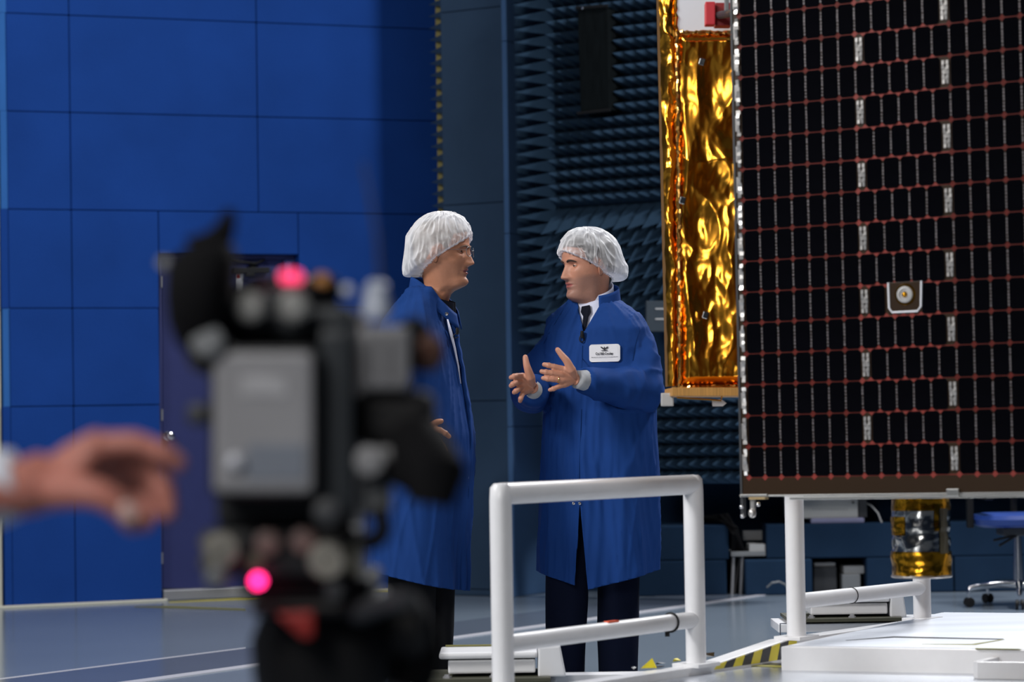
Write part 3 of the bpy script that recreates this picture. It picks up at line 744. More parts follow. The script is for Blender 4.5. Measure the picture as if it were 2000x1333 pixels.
# ------------------------------------------------------------------ low foam blocks and gear along the back
FL = lambda x: 0
def block(x0, x1, y0, y1, d, th, label):
    a = P(x0, y1, d); b = P(x1, y0, d)
    z0 = max(0.0, a.z)
    c = Vector(((a.x + b.x) / 2, d + th / 2, z0))
    o = MB().box((c.x, c.y, (z0 + b.z) / 2), (b.x - a.x, th, b.z - z0)).build('foam_block', 'foam_low', None, bevel=.012, loc=c)
    return tag(o, label, 'foam block', 'dark blue foam blocks stacked along the back wall')
zA = P(1350, 1026, 13.6).z; zB = P(1350, 1095, 13.6).z
def blk(x0, x1, z0, z1, d, th, label):
    a = P(x0, 1100, d); b = P(x1, 1100, d)
    c = Vector(((a.x + b.x) / 2, d + th / 2, z0))
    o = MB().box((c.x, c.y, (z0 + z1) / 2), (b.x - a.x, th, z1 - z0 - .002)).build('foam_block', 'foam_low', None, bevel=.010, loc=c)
    return tag(o, label, 'foam block', 'dark blue foam blocks stacked along the back wall')
BD = 15.7
zt_ = P(1350, 1027, BD).z; zm_ = P(1350, 1095, BD).z
blk(1230, 1419, 0, zm_, BD, .5, 'lower dark blue foam block left of the cable stand, on the floor')
blk(1230, 1424, zm_, zt_, BD, .5, 'upper dark blue foam block left of the cable stand, behind the white rail')
blk(1455, 1586, 0, zm_, BD - .05, .5, 'lower dark blue foam block between cable stand and recess, on the floor')
blk(1497, 1745, zm_, zt_, BD, .42, 'upper dark blue foam block carrying the grey instrument box')
blk(1692, 1862, 0, zm_, BD, .42, 'lower dark blue foam block right of the recess, on the floor')
blk(1747, 2080, zm_, zt_, BD, .42, 'upper dark blue foam block behind the office chair')
blk(1864, 2080, 0, zm_, BD, .42, 'lower dark blue foam block behind the chair base, on the floor')
# boxes inside the recess
def small_box(nm, x0, y0, x1, y1, d, th, m, label, cat, par=None):
    a = P(x0, y1, d); b = P(x1, y0, d)
    c = Vector(((a.x + b.x) / 2, d + th / 2, a.z))
    o = MB().box((c.x, c.y, (a.z + b.z) / 2), (b.x - a.x, th, b.z - a.z)).build(nm, m, None, bevel=.006, loc=c)
    return tag(o, label, cat)
zf = P(1640, 1164, BD + .05).z
def floor_box(nm, x0, x1, z0, z1, d, th, m, label, cat):
    a = P(x0, 1100, d); b = P(x1, 1100, d); c = Vector(((a.x + b.x) / 2, d + th / 2, z0))
    o = MB().box((c.x, c.y, (z0 + z1) / 2), (b.x - a.x, th, z1 - z0)).build(nm, m, None, bevel=.008, loc=c)
    return tag(o, label, cat)
floor_box('equipment_case', 1588, 1634, 0, .16, BD + .1, .25, 'dark_grey', 'dark equipment case at the left inside the foam recess', 'case')
floor_box('equipment_case', 1644, 1680, 0, .115, BD + .06, .25, 'mid_grey', 'mid grey equipment case at the right inside the foam recess', 'case')
o = floor_box('power_supply', 1648, 1688, .115, .165, BD + .08, .22, 'light_grey', 'flat light grey power supply lying on the mid grey case in the recess', 'device')
o = floor_box('power_supply', 1590, 1632, .16, .185, BD + .12, .2, 'light_grey', 'flat light grey power supply lying on the dark case in the recess', 'device')
# grey instrument box on a board on the foam
zb_ = zt_ - .001
floor_box('board', 1585, 1690, zb_, zb_ + .032, BD + .02, .3, mat('lavender_board', (.20, .20, .32), .5), 'pale lilac board lying on the foam block under the instrument', 'board')
ib = empty('instrument_box', P(1625, 1012, BD + .05))
ib.location.z = zb_ + .032; ORG[ib.name] = ib.location.copy()
tag(ib, 'light grey instrument box on the board with a row of vents', 'instrument')
a = P(1540, 1012, BD + .04); b = P(1675, 968, BD + .04); z1 = zb_ + .032; z2 = P(1600, 955, BD).z
MB().box(((a.x + b.x) / 2, BD + .19, (z1 + z2) / 2), (b.x - a.x, .3, z2 - z1)).build('case', mat('instrument_grey', (.34, .34, .33), .5), ib, bevel=.004)
c = P(1684, 1000, BD + .10)
MB().box((c.x, BD + .20, (z1 + z2) / 2), (.052, .26, z2 - z1)).build('end_panel', 'dark_grey', ib, bevel=.003)
k = P(1666, 982, BD + .035); MB().lathe(k, [(.007, 0), (.007, .008)], axis=(0, -1, 0), n=12).build('knob', 'black', ib)
mb = MB()
for i in range(12):
    q = P(1588 + 6 * i, 995, BD + .039); mb.box(q, (.009, .004, .006))
o = mb.build('vent_row', 'mid_grey', ib); o['kind'] = 'stuff'
tag(MB().tube([P(1693, 984, BD + .1), P(1702, 988, BD + .06), P(1715, 1003, BD + .03), P(1723, 1024, BD + .02)], .005, 8).build('white_cable', 'light_grey', None), 'thin white cable drooping from the instrument box to the foam', 'cable')
# cable stand between the blocks
cs = empty('cable_stand', Vector((P(1458, 1160, BD + .1).x, BD + .2, 0)))
tag(cs, 'small metal stand with pale papers in the gap between foam blocks', 'stand')
a = P(1428, 1083, BD); b = P(1495, 1062, BD)
MB().box(((a.x + b.x) / 2, BD + .2, a.z), (b.x - a.x, .4, .03)).build('tray', 'mid_grey', cs, bevel=.004)
MB().box((P(1480, 1080, BD).x, BD + .12, P(1480, 1071, BD).z), (.10, .2, .045)).build('document_pile', 'light_grey', cs, bevel=.003)
MB().box((P(1478, 1052, BD).x, BD + .3, P(1478, 1050, BD).z), (.12, .1, .06)).build('device', 'light_grey', cs, bevel=.003)
for x in (1433, 1445, 1450): MB().tube([P(x, 1086, BD + .05 + (.25 if x == 1445 else 0)), Vector((P(x - 2, 1160, BD).x, BD + .05 + (.25 if x == 1445 else 0), 0.0))], .011, 10).build('leg', 'grey_metal', cs)
rnd = random.Random(3)
cbn = empty('cable_bundle', P(1430, 1020, BD + .02))
tag(cbn, 'bundle of black cables hanging over the foam block onto the metal stand', 'cables')
for i in range(9):
    pts = [P(1375 + rnd.uniform(-20, 20), 1012 + rnd.uniform(-4, 4), BD + .2), P(1415 + rnd.uniform(-8, 8), 1010 + rnd.uniform(-5, 10), BD + .02), P(1432 + rnd.uniform(-6, 6), 1040 + rnd.uniform(-12, 12), BD - .04), P(1440 + rnd.uniform(-10, 16), 1076 + rnd.uniform(-6, 4), BD + .03), P(1455 + rnd.uniform(-10, 30), 1082, BD + .12)]
    MB().tube(pts, .011, 8).build('cable', 'black_rubber', cbn)
tag(MB().tube([P(1498, 1148, BD - .2), P(1508, 1139, BD - .22), P(1522, 1137, BD - .22), P(1533, 1142, BD - .2), P(1545, 1158, BD - .16)], .006, 8).build('loose_cable', 'mid_grey', None), 'thin grey cable looping on the floor before the foam blocks', 'cable')
# ------------------------------------------------------------------ office chair
chd = 14.45
cx = P(1990, 1180, chd).x
ch = empty('office_chair', Vector((cx, chd, 0)))
tag(ch, 'blue office chair with chrome star base at the right edge of the picture', 'chair')
zs_ = P(1960, 1003, chd).z
def seat_ring(z, k): return [Vector((cx + .245 * k * math.copysign(abs(math.cos(t)) ** .6, math.cos(t)), chd + .235 * k * math.copysign(abs(math.sin(t)) ** .6, math.sin(t)), z)) for t in [2 * math.pi * i / 36 for i in range(36)]]
MB().loft([seat_ring(zs_ - .075, .86), seat_ring(zs_ - .06, .96), seat_ring(zs_ - .03, 1.0), seat_ring(zs_ - .008, .96), seat_ring(zs_, .80)]).build('seat', mat('chair_vinyl', (.020, .055, .26), .35, var=.04), ch, smooth=True)
MB().loft([[Vector((cx + .04 + x, chd + .24 + y, z)) for x, y in ((-.21 * k, -.02), (.21 * k, -.02), (.21 * k, .05), (-.21 * k, .05))] for z, k in ((zs_ + .12, .8), (zs_ + .2, 1), (zs_ + .45, 1), (zs_ + .52, .8))]).build('backrest', 'dark_grey', ch, bevel=.02)
MB().tube([Vector((cx + .04, chd + .2, zs_ - .08)), Vector((cx + .04, chd + .30, zs_)), Vector((cx + .04, chd + .28, zs_ + .2))], .02, 10).build('back_bar', 'black', ch)
MB().box((cx - .19, chd - .05, zs_ + .10), (.05, .3, .04)).build('armrest', 'black', ch, bevel=.01)
MB().box((cx - .265, chd, zs_ + .02), (.035, .06, .2)).build('arm_post', 'black', ch, bevel=.006)
MB().box((cx, chd, zs_ - .10), (.20, .22, .05)).build('tilt_mechanism', 'dark_grey', ch, bevel=.01)
for dx, dz in ((-.16, -.145), (-.13, -.175)): MB().tube([Vector((cx - .02, chd - .1, zs_ - .12)), Vector((cx + dx, chd - .14, zs_ + dz))], .007, 8).build('lever', 'black', ch)
MB().tube([Vector((cx, chd, .11)), Vector((cx, chd, zs_ - .12))], [.03, .022], 16).build('gas_lift', 'chrome', ch, smooth=True)
for i in range(5):
    t = math.radians(188 + 72 * i); d = Vector((math.cos(t), math.sin(t), 0))
    b0 = Vector((cx, chd, .125)); e = b0 + d * .29
    MB().tube([b0, b0 + d * .15 + Z * .002, e + Z * -.02, e + Z * -.045], [.026, .022, .017, .012], 12).build('base_arm', 'chrome', ch, smooth=True)
    w = empty('caster', Vector((e.x, e.y, 0))); w.parent = ch; w.location = Vector((e.x, e.y, 0)) - ORG[ch.name]
    for s_ in (-.016, .016):
        sd_ = Vector((-d.y, d.x, 0))
        MB().lathe(Vector((e.x, e.y, .029)) + sd_ * (s_ - .009), [(.010, 0), (.027, .002), (.028, .009), (.027, .016), (.010, .018)], axis=sd_, n=18).build('wheel', 'black', w, smooth=True)
    MB().tube([Vector((e.x, e.y, .08)), Vector((e.x, e.y, .03))], .008, 8).build('stem', 'chrome', w)
# ------------------------------------------------------------------ people
def skin_mat(name, col, lip, stub=None):
    m = mat(name, col, .48, var=.08, scale=22, bump=.08, bscale=160, spec=.35)
    b = m.node_tree.nodes['Principled BSDF']
    nt = m.node_tree; at = nt.nodes.new('ShaderNodeAttribute'); at.attribute_name = 'shave'; mx = nt.nodes.new('ShaderNodeMix'); mx.data_type = 'RGBA'
    src = b.inputs['Base Color'].links[0].from_socket; mu = nt.nodes.new('ShaderNodeMath'); mu.operation = 'MULTIPLY'; mu.inputs[1].default_value = lip
    nt.links.new(at.outputs['Fac'], mu.inputs[0]); nt.links.new(mu.outputs[0], mx.inputs[0]); nt.links.new(src, mx.inputs[6])
    mx.inputs[7].default_value = (col[0] * .62, col[1] * .72, col[2] * .85, 1); nt.links.new(mx.outputs[2], b.inputs['Base Color'])
    b.inputs['Subsurface Weight'].default_value = .12; b.inputs['Subsurface Radius'].default_value = (.012, .004, .002)
    return m
M['skin_a'] = skin_mat('skin_warm', (.46, .205, .120), .25)
M['skin_b'] = skin_mat('skin_fair', (.50, .235, .155), .75)
M['lips'] = mat('lips', (.34, .10, .085), .4, var=.05)
M['hair_dark'] = mat('hair_dark', (.030, .022, .018), .6, var=.3, scale=60, stretch=(1, 1, .2))
M['hair_grey'] = mat('hair_grey', (.26, .22, .19), .6, var=.3, scale=60, stretch=(1, 1, .2))
M['brow_dark'] = mat('brow_dark', (.035, .022, .018), .8, var=.2)
M['brow_grey'] = mat('brow_grey', (.20, .12, .085), .8, var=.2)
M['eye_white'] = mat('eye_white', (.30, .27, .26), .3, var=0)  # white darkened to carry the shadow over the eyes
M['iris'] = mat('iris', (.05, .03, .02), .2, var=0)
M['coat'] = mat('smock_cloth', (.0085, .043, .190), .8, var=.05, scale=5, bump=.06, bscale=400, spec=.12)
M['coat_b'] = mat('smock_cloth_worn', (.009, .042, .180), .8, var=.05, scale=5, bump=.06, bscale=400, spec=.12)
M['cuff'] = mat('knit_cuff', (.37, .38, .40), .9, var=.04, scale=120)
M['navy'] = mat('navy_trousers', (.0045, .007, .020), .9, var=.1, spec=.08)
M['charcoal'] = mat('charcoal_trousers', (.014, .014, .016), .9, var=.1, spec=.08)
M['shirt'] = mat('shirt_lilac', (.58, .60, .74), .7, var=.03)
M['tie'] = mat('tie_navy', (.006, .007, .014), .8, var=.1, spec=.1)
M['gold_ring'] = mat('ring_gold', (.85, .55, .18), .2, metal=1, var=0)
M['glass'] = mat('lens_glass', (.9, .95, 1.0), .03, var=0)
b_ = M['glass'].node_tree.nodes['Principled BSDF']; b_.inputs['Transmission Weight'].default_value = 1.0; b_.inputs['IOR'].default_value = 1.1
def cap_mat():
    m = bpy.data.materials.new('bouffant_fabric'); m.use_nodes = True; nt = m.node_tree; nt.nodes.clear()
    o = nt.nodes.new('ShaderNodeOutputMaterial'); mx = nt.nodes.new('ShaderNodeMixShader'); tr = nt.nodes.new('ShaderNodeBsdfTransparent')
    m2 = nt.nodes.new('ShaderNodeMixShader'); df = nt.nodes.new('ShaderNodeBsdfPrincipled'); tl = nt.nodes.new('ShaderNodeBsdfTranslucent')
    df.inputs['Base Color'].default_value = (.93, .93, .95, 1); df.inputs['Roughness'].default_value = .55; tl.inputs[0].default_value = (.88, .88, .92, 1)
    m2.inputs[0].default_value = .3; nt.links.new(df.outputs[0], m2.inputs[1]); nt.links.new(tl.outputs[0], m2.inputs[2])
    tr.inputs[0].default_value = (.95, .95, .97, 1)
    lw = nt.nodes.new('ShaderNodeLayerWeight'); lw.inputs[0].default_value = .55
    tc = nt.nodes.new('ShaderNodeTexCoord'); nz = nt.nodes.new('ShaderNodeTexNoise'); nz.inputs['Scale'].default_value = 26; nz.inputs['Detail'].default_value = 4
    nt.links.new(tc.outputs['Object'], nz.inputs['Vector'])
    ma = nt.nodes.new('ShaderNodeMapRange'); ma.inputs[1].default_value = .3; ma.inputs[2].default_value = .75; ma.inputs[3].default_value = .16; ma.inputs[4].default_value = .40
    nt.links.new(nz.outputs['Fac'], ma.inputs[0])
    ad = nt.nodes.new('ShaderNodeMath'); ad.operation = 'ADD'; ad.use_clamp = True
    nt.links.new(ma.outputs[0], ad.inputs[0]); nt.links.new(lw.outputs['Facing'], ad.inputs[1])
    nt.links.new(ad.outputs[0], mx.inputs[0]); nt.links.new(tr.outputs[0], mx.inputs[1]); nt.links.new(m2.outputs[0], mx.inputs[2])
    nt.links.new(mx.outputs[0], o.inputs[0]); return m
M['cap'] = cap_mat()
def interp(tab, z):
    # smooth (catmull) interpolation of rows (z, a, b, c) ordered by z
    zs = [r[0] for r in tab]
    if z <= zs[0]: return tab[0][1:]
    if z >= zs[-1]: return tab[-1][1:]
    i = max(k for k in range(len(zs)) if zs[k] <= z); i = min(i, len(zs) - 2)
    t = (z - zs[i]) / (zs[i + 1] - zs[i])
    out = []
    for k in range(1, len(tab[0])):
        p0 = tab[max(i - 1, 0)][k]; p1 = tab[i][k]; p2 = tab[i + 1][k]; p3 = tab[min(i + 2, len(tab) - 1)][k]
        out.append(.5 * (2 * p1 + (p2 - p0) * t + (2 * p0 - 5 * p1 + 4 * p2 - p3) * t * t + (3 * p1 - p0 - 3 * p2 + p3) * t ** 3))
    return out
#        z      front   back   half width
HEAD = [(-.255, .062, .080, .075), (-.22, .050, .076, .066), (-.18, .042, .070, .058), (-.150, .041, .066, .0535), (-.137, .050, .064, .052), (-.128, .068, .063, .052), (-.120, .082, .064, .053), (-.112, .0885, .064, .0545), (-.100, .0905, .067, .057),
        (-.085, .0880, .071, .060), (-.065, .0900, .077, .0645), (-.045, .0905, .086, .069), (-.02, .0915, .094, .0725), (.0, .0925, .0985, .0745), (.022, .0965, .101, .0765), (.05, .0965, .101, .0775), (.075, .089, .096, .073), (.095, .071, .082, .061), (.108, .049, .060, .045), (.115, .024, .032, .024), (.1175, .004, .006, .004)]
def G(v, s): return math.exp(-(v / s) ** 2)
NECK = 0.0
def head_pt(z, t, jaw=1.0, nose=1.0):
    # t = 0 front (-y), positive towards +x
    f, b, w = interp(HEAD, z)
    c = math.cos(t); s = math.sin(t)
    e = 2 / 2.25
    if c > 0 and -.16 < z < -.035:
        j = min(1, (-.035 - z) / .06) * min(1, (z + .16) / .02); q = min(1, c / .55); w *= 1 - .17 * j * q * q * (3 - 2 * q)
    x = w * math.copysign(abs(s) ** e, s); y = -f * abs(c) ** e if c > 0 else b * abs(c) ** e
    if c > 0 and -.14 < z < .06:
        o = 0.0
        # nose: bridge, tip and wings
        if z > -.043: hgt = .0045 + .0225 * max(0, min(1, (.010 - z) / .048)) ** 1.15
        else: hgt = .027 * math.exp(-((z + .043) / .0075) ** 2)
        if z > .010: hgt = .0045 * math.exp(-((z - .010) / .014) ** 2)
        wd = .0075 + .0060 * max(0, min(1, (.008 - z) / .05))
        o += nose * hgt * G(x, wd)
        for sx in (-1, 1):
            o += .0085 * G(x - sx * .0145, .0065) * G(z + .0425, .008)
            o += .0045 * G(x - sx * .028, .024) * G(z - .021, .008)
            o -= .0145 * G(x - sx * .031, .0165) * G(z - .002, .0118)
            o += .0030 * G(x - sx * .032, .014) * G(z - .0115, .0035)
            o += .0045 * G(x - sx * .047, .017) * G(z + .022, .016)
            o -= .0022 * G(x - sx * (.024 + .25 * max(0, -.04 - z)), .004) * G(z + .058, .02)
        o += .0050 * G(x, .018) * G(z + .0635, .0050); o -= .0075 * G(x, .023) * G(z + .0690, .0024); o += .0050 * G(x, .016) * G(z + .0750, .0050)
        o -= .0040 * G(x, .020) * G(z + .0875, .0055); o += .0055 * G(x, .018) * G(z + .108, .010)
        o -= .0015 * G(x, .004) * G(z + .056, .006)
        y -= o * min(1, c * 3)
    if z < -.12: y += NECK * (-.12 - z)
    return Vector((x, y, z))
def make_head(mb, Mx, nu=120):
    zs = list(np.arange(-.255, .1176, .0027)) + [.1175]
    rings = [[Mx @ head_pt(z, 2 * math.pi * j / nu) for j in range(nu)] for z in zs]
    k0 = len(mb.f); mb.loft(rings)
    for i in range(len(zs) - 1):                    # lips and shaved area by place on the face
        z = (zs[i] + zs[i + 1]) / 2
        for j in range(nu):
            t = 2 * math.pi * (j + .5) / nu; p = head_pt(z, t)
            q = k0 + i * nu + j
            if p.y < -.05 and abs(p.x) < .0235 * (1 - ((z + .069) / .0125) ** 2) and -.0805 < z < -.0585: mb.m[q] = 1
    mb.shave = []
    for z in zs:
        for j in range(nu):
            p = head_pt(z, 2 * math.pi * j / nu); mb.shave.append(max(0, min(1, (.02 - p.y) / .03)) * max(0, min(1, (-.040 + .35 * max(0, abs(p.x) - .035) - z) / .014)) * max(0, min(1, (z + .142) / .012)))
def shade_skin(o, mb):
    at = o.data.attributes.new('shave', 'FLOAT', 'POINT')
    at.data.foreach_set('value', mb.shave + [0.0] * (len(o.data.vertices) - len(mb.shave)))
def ear(mb, Mx, sx):
    c = Vector((sx * .0775, .008, -.008))
    R = Matrix.Rotation(sx * .35, 3, 'Z') @ Matrix.Rotation(-.2, 3, 'X')
    vs = []
    nu, nv = 18, 10
    for i in range(nv + 1):
        a = math.pi * i / nv
        for j in range(nu):
            t = 2 * math.pi * j / nu
            q = Vector((.006 * math.cos(a), .018 * math.sin(a) * math.cos(t), .031 * math.sin(a) * math.sin(t)))
            rr = math.sin(a)
            if q.x * sx > 0: q.x -= sx * .006 * G(rr - .45, .25)
            if q.z < 0: q.y *= .78
            vs.append(Mx @ (c + R @ q))
    mb.add(vs, [(i * nu + j, (i + 1) * nu + j, (i + 1) * nu + (j + 1) % nu, i * nu + (j + 1) % nu) for i in range(nv) for j in range(nu)])
def remeshed(mb, voxel, smooth=4, fac=.5):
    # fuse overlapping volumes into one continuous skin
    me = mb.mesh('tmp', [], smooth=False)
    o = bpy.data.objects.new('tmp', me); COL.objects.link(o)
    r = o.modifiers.new('r', 'REMESH'); r.mode = 'VOXEL'; r.voxel_size = voxel
    s = o.modifiers.new('s', 'SMOOTH'); s.iterations = smooth; s.factor = fac
    dg = bpy.context.evaluated_depsgraph_get(); ev = o.evaluated_get(dg)
    m2 = bpy.data.meshes.new_from_object(ev)
    bpy.data.objects.remove(o); bpy.data.meshes.remove(me)
    vs = [v.co.copy() for v in m2.vertices]; fs = [tuple(p.vertices) for p in m2.polygons]
    nr = [v.normal.copy() for v in m2.vertices]
    bpy.data.meshes.remove(m2)
    return vs, fs, nr
def spline(pts, n=6):
    pts = [Vector(p) for p in pts]; out = []
    for i in range(len(pts) - 1):
        p0 = pts[max(i - 1, 0)]; p1 = pts[i]; p2 = pts[i + 1]; p3 = pts[min(i + 2, len(pts) - 1)]
        for k in range(n):
            t = k / n
            out.append(.5 * (2 * p1 + (p2 - p0) * t + (2 * p0 - 5 * p1 + 4 * p2 - p3) * t * t + (3 * p1 - p0 - 3 * p2 + p3) * t ** 3))
    return out + [pts[-1]]
def hand_skin(wrist, fingers, thumb, palm_r=.0135, arm=None, voxel=.0022, smooth=7):
    """fingers: lists of 4 joints (knuckle .. tip); thumb: base, knuckle, joint, tip."""
    mb = MB()
    for f, rr in fingers:
        f = [Vector(p) for p in f]
        mb.tube(spline(f), list(np.linspace(rr * 1.08, rr * .80, 19)), 12); mb.ball(f[-1], rr * .80, 12, 8)
        for k in (1, 2): mb.ball(f[k], rr * 1.06, 12, 8)
        st = wrist.lerp(f[0], .12)
        mb.tube([st, wrist.lerp(f[0], .6), f[0], f[0].lerp(f[1], .25)], [palm_r * 1.05, palm_r * 1.1, palm_r * .98, rr * 1.05], 14); mb.ball(f[0], palm_r * .98, 12, 8)
    ks = [Vector(f[0]) for f, _ in fingers]
    for a, b in zip(ks[:-1], ks[1:]):
        m = (a + b) / 2; mb.tube([wrist.lerp(m, .2), wrist.lerp(m, .7), m.lerp(wrist, .06)], [palm_r * 1.05, palm_r * 1.05, palm_r * .85], 12)
    t, rr = thumb; t = [Vector(p) for p in t]
    mb.tube(spline(t), list(np.linspace(rr * 1.40, rr * .86, 19)), 12); mb.ball(t[-1], rr * .82, 12, 8); mb.ball(t[2], rr * 1.06, 12, 8)
    mb.tube([wrist.lerp(t[0], .2), t[0], t[0].lerp(t[1], .5)], [palm_r * 1.1, rr * 1.5, rr * 1.25], 14)
    mb.tube([t[0], t[0].lerp(ks[0], .5), ks[0]], [rr * 1.3, rr * 1.05, palm_r * .8], 12)
    if arm: mb.tube(arm[0], arm[1], 18)
    return remeshed(mb, voxel, smooth)
def head_matrix(c, yaw, pitch=0.0, roll=0.0, scale=1.0):
    return Matrix.Translation(c) @ Matrix.Rotation(yaw, 4, 'Z') @ Matrix.Rotation(pitch, 4, 'X') @ Matrix.Rotation(roll, 4, 'Y') @ Matrix.Scale(scale, 4)
def make_eyes(body, Mx, sy=0):
    for sx in (-1, 1):
        y = head_pt(.002, math.atan2(sx * .031, .085)).y
        c = Vector((sx * .031, -.0925 + .0238, .0010))
        MB().ball(Mx @ c, .0122, 20, 14).build('eye', 'eye_white', body, smooth=2)
        d = Vector((sy * .35, -1, 0)).normalized()
        e = MB(); e.ball(Mx @ (c + d * .0075), .0066, 14, 10); e.build('iris', 'iris', body, smooth=2)
def lids(mb, Mx):
    for sx in (-1, 1):
        c = Vector((sx * .031, -.0925 + .0238, .0010))
        for lo, hi in ((11, 85), (-19, -85)):
            rows = [[Mx @ (c + .0127 * Vector((math.sin(a) * math.cos(e), -math.cos(a) * math.cos(e), math.sin(e)))) for a in np.linspace(-1.5, 1.5, 25) for e in (math.radians(lo * max(0, math.cos(a * 1.35)) + (hi - lo * max(0, math.cos(a * 1.35))) * u),)] for u in np.linspace(0, 1, 9)]
            mb.loft(rows, caps=False, closed=False)
def make_brows(body, Mx, m):
    for sx in (-1, 1):
        pts = []
        for k in range(9):
            x = sx * (.013 + .036 * k / 8); z = .0150 + .0055 * math.sin(math.pi * (k / 8) ** .9) - .001 * (k / 8)
            t = math.atan2(x, .0965); p = head_pt(z, t); t2 = t
            for _ in range(6):                        # walk to the wanted x on the face
                p = head_pt(z, t2); t2 += (x - p.x) * 8
            pts.append(Mx @ (head_pt(z, t2) + Vector((0, -.0005, 0))))
        MB().tube(pts, [.0038, .0052, .0056, .0056, .0052, .0047, .0040, .0032, .0018], 8, flat=.7).build('eyebrow', m, body, smooth=True)
def make_hair(body, Mx, m, side=.0, nape=-.075, front=.072):
    vs = []; nu, nv = 96, 40
    for i in range(nv + 1):
        for j in range(nu):
            t = 2 * math.pi * j / nu; tt = min(t, 2 * math.pi - t)     # 0 front .. pi back
            if tt < .95: z0 = front - .01 * (tt / .95)
            elif tt < 1.25: z0 = front - .01 + (side - front + .01) * ((tt - .95) / .30)
            elif tt < 1.75: z0 = side + .03 * math.sin((tt - 1.25) / .5 * math.pi)
            else: z0 = side + (nape - side) * min(1, (tt - 1.75) / .7)
            z = z0 + (.1172 - z0) * (i / nv) ** .9
            p = head_pt(z, t); d = Vector((p.x, p.y, max(0, z) * .9)).normalized()
            vs.append(Mx @ (p + d * .0032 * min(1, i / 3 + .1)))
    MB().add(vs, [(i * nu + j, i * nu + (j + 1) % nu, (i + 1) * nu + (j + 1) % nu, (i + 1) * nu + j) for i in range(nv) for j in range(nu)]).build('hair', m, body, smooth=2)
def make_cap(body, Mx, edge, puff, top, droop, seed, label):
    """edge(tt): height of the elastic hem; puff(tt): how far the bag stands off the head; tt = 0 front .. pi back (signed)."""
    nu, nv = 220, 84; vs = []
    for i in range(nv + 1):
        s = i / nv; u = s * math.pi / 2
        for j in range(nu):
            t = 2 * math.pi * j / nu; ts = t if t <= math.pi else t - 2 * math.pi; tt = abs(ts)
            ze = edge(tt) ; pf = puff(tt); dr = droop(tt)
            p = head_pt(ze, t); r0_ = math.hypot(p.x, p.y) + .004
            f, b, w = interp(HEAD, .04)
            base = Vector((math.sin(t) * w, -math.cos(t) * (f if tt < math.pi / 2 else b), 0)); rb = base.length
            z = ze + (top - ze) * math.sin(u) ** 1.15 - dr * math.sin(min(1, s * 2.2) * math.pi) * (1 if s < .46 else 0)
            rr = (r0_ + (rb - r0_) * min(1, s * 2.0)) * math.cos(u) ** .74 + pf * (math.sin(math.pi * min(1, s * 1.05) ** .44))
            rr *= 1.0
            q = Vector((seed + math.cos(t) * 1.6, math.sin(t) * 1.6, s * 2.2))
            pl = .0042 * math.exp(-s * 7) * math.sin(34 * t + 4 * noise.noise(q * 2))
            wq_ = Vector((math.cos(t) * 1.3 + seed, math.sin(t) * 1.3, s * 1.5)); wq_ = wq_ + noise.noise_vector(wq_ * 1.5) * .35
            wr = .0075 * (.55 - 2.0 * abs(noise.noise(wq_ * 1.7))) + .0050 * (.5 - 2.0 * abs(noise.noise(wq_ * 3.3 + Vector((5, 1, 2))))) + .0022 * (.5 - 2.0 * abs(noise.noise(Vector((math.cos(t) * 6, math.sin(t) * 6, s * 1.2 + seed)))))
            rr += pl + wr * min(1, s * 5) * (1 if s < .9 else (1 - s) * 10)
            d = Vector((math.sin(t), -math.cos(t), 0))
            k = math.hypot(p.x, p.y)
            vs.append(Mx @ Vector((d.x * rr, d.y * rr, z + .5 * wr * s)))
    o = MB().add(vs, [(i * nu + j, i * nu + (j + 1) % nu, (i + 1) * nu + (j + 1) % nu, (i + 1) * nu + j) for i in range(nv) for j in range(nu)]).build('bouffant_cap', 'cap', body, smooth=2, label=label)
    pts = []
    for j in range(nu + 1):
        pts.append(vs[j % nu])
    MB().tube(pts, .0035, 6, caps=False).build('elastic_hem', 'cap', o, smooth=True)
    return o
def garment(parts, voxel, smooth, fold, cut=None, planes=()):
    """fuse the parts, add folds, slice along planes, then drop the faces that cut() rejects."""
    vs, fs, nr = remeshed(parts, voxel, smooth)
    vs = [v + n * fold(v, n) for v, n in zip(vs, nr)]
    if cut:
        bm = bmesh.new(); bv = [bm.verts.new(v) for v in vs]
        for f in fs: bm.faces.new([bv[i] for i in f])
        for co_, no_ in planes:
            bmesh.ops.bisect_plane(bm, geom=bm.verts[:] + bm.edges[:] + bm.faces[:], plane_co=co_, plane_no=no_, dist=1e-5)
        bm.normal_update()
        bad = [f for f in bm.faces if cut(f.calc_center_median(), f.normal)]
        bmesh.ops.delete(bm, geom=bad, context='FACES')
        bm.verts.index_update()
        vs = [v.co.copy() for v in bm.verts]; fs = [tuple(v.index for v in f.verts) for f in bm.faces]; bm.free()
    mb = MB(); mb.add(vs, fs); return mb
def vplane(p, q):                 # plane through two points and the depth axis
    d = q - p; return (p, Vector((d.z, 0, -d.x)).normalized())
def ring_xy(c, a, b, yaw, z, n=40, ex=2.3, back=1.0):
    out = []
    for j in range(n):
        t = 2 * math.pi * j / n; e = 2 / ex
        x = a * math.copysign(abs(math.sin(t)) ** e, math.sin(t)); y = -b * math.copysign(abs(math.cos(t)) ** e, math.cos(t))
        if y > 0: y *= back
        out.append(Vector((c[0] + x * math.cos(yaw) - y * math.sin(yaw), c[1] + x * math.sin(yaw) + y * math.cos(yaw), z)))
    return out
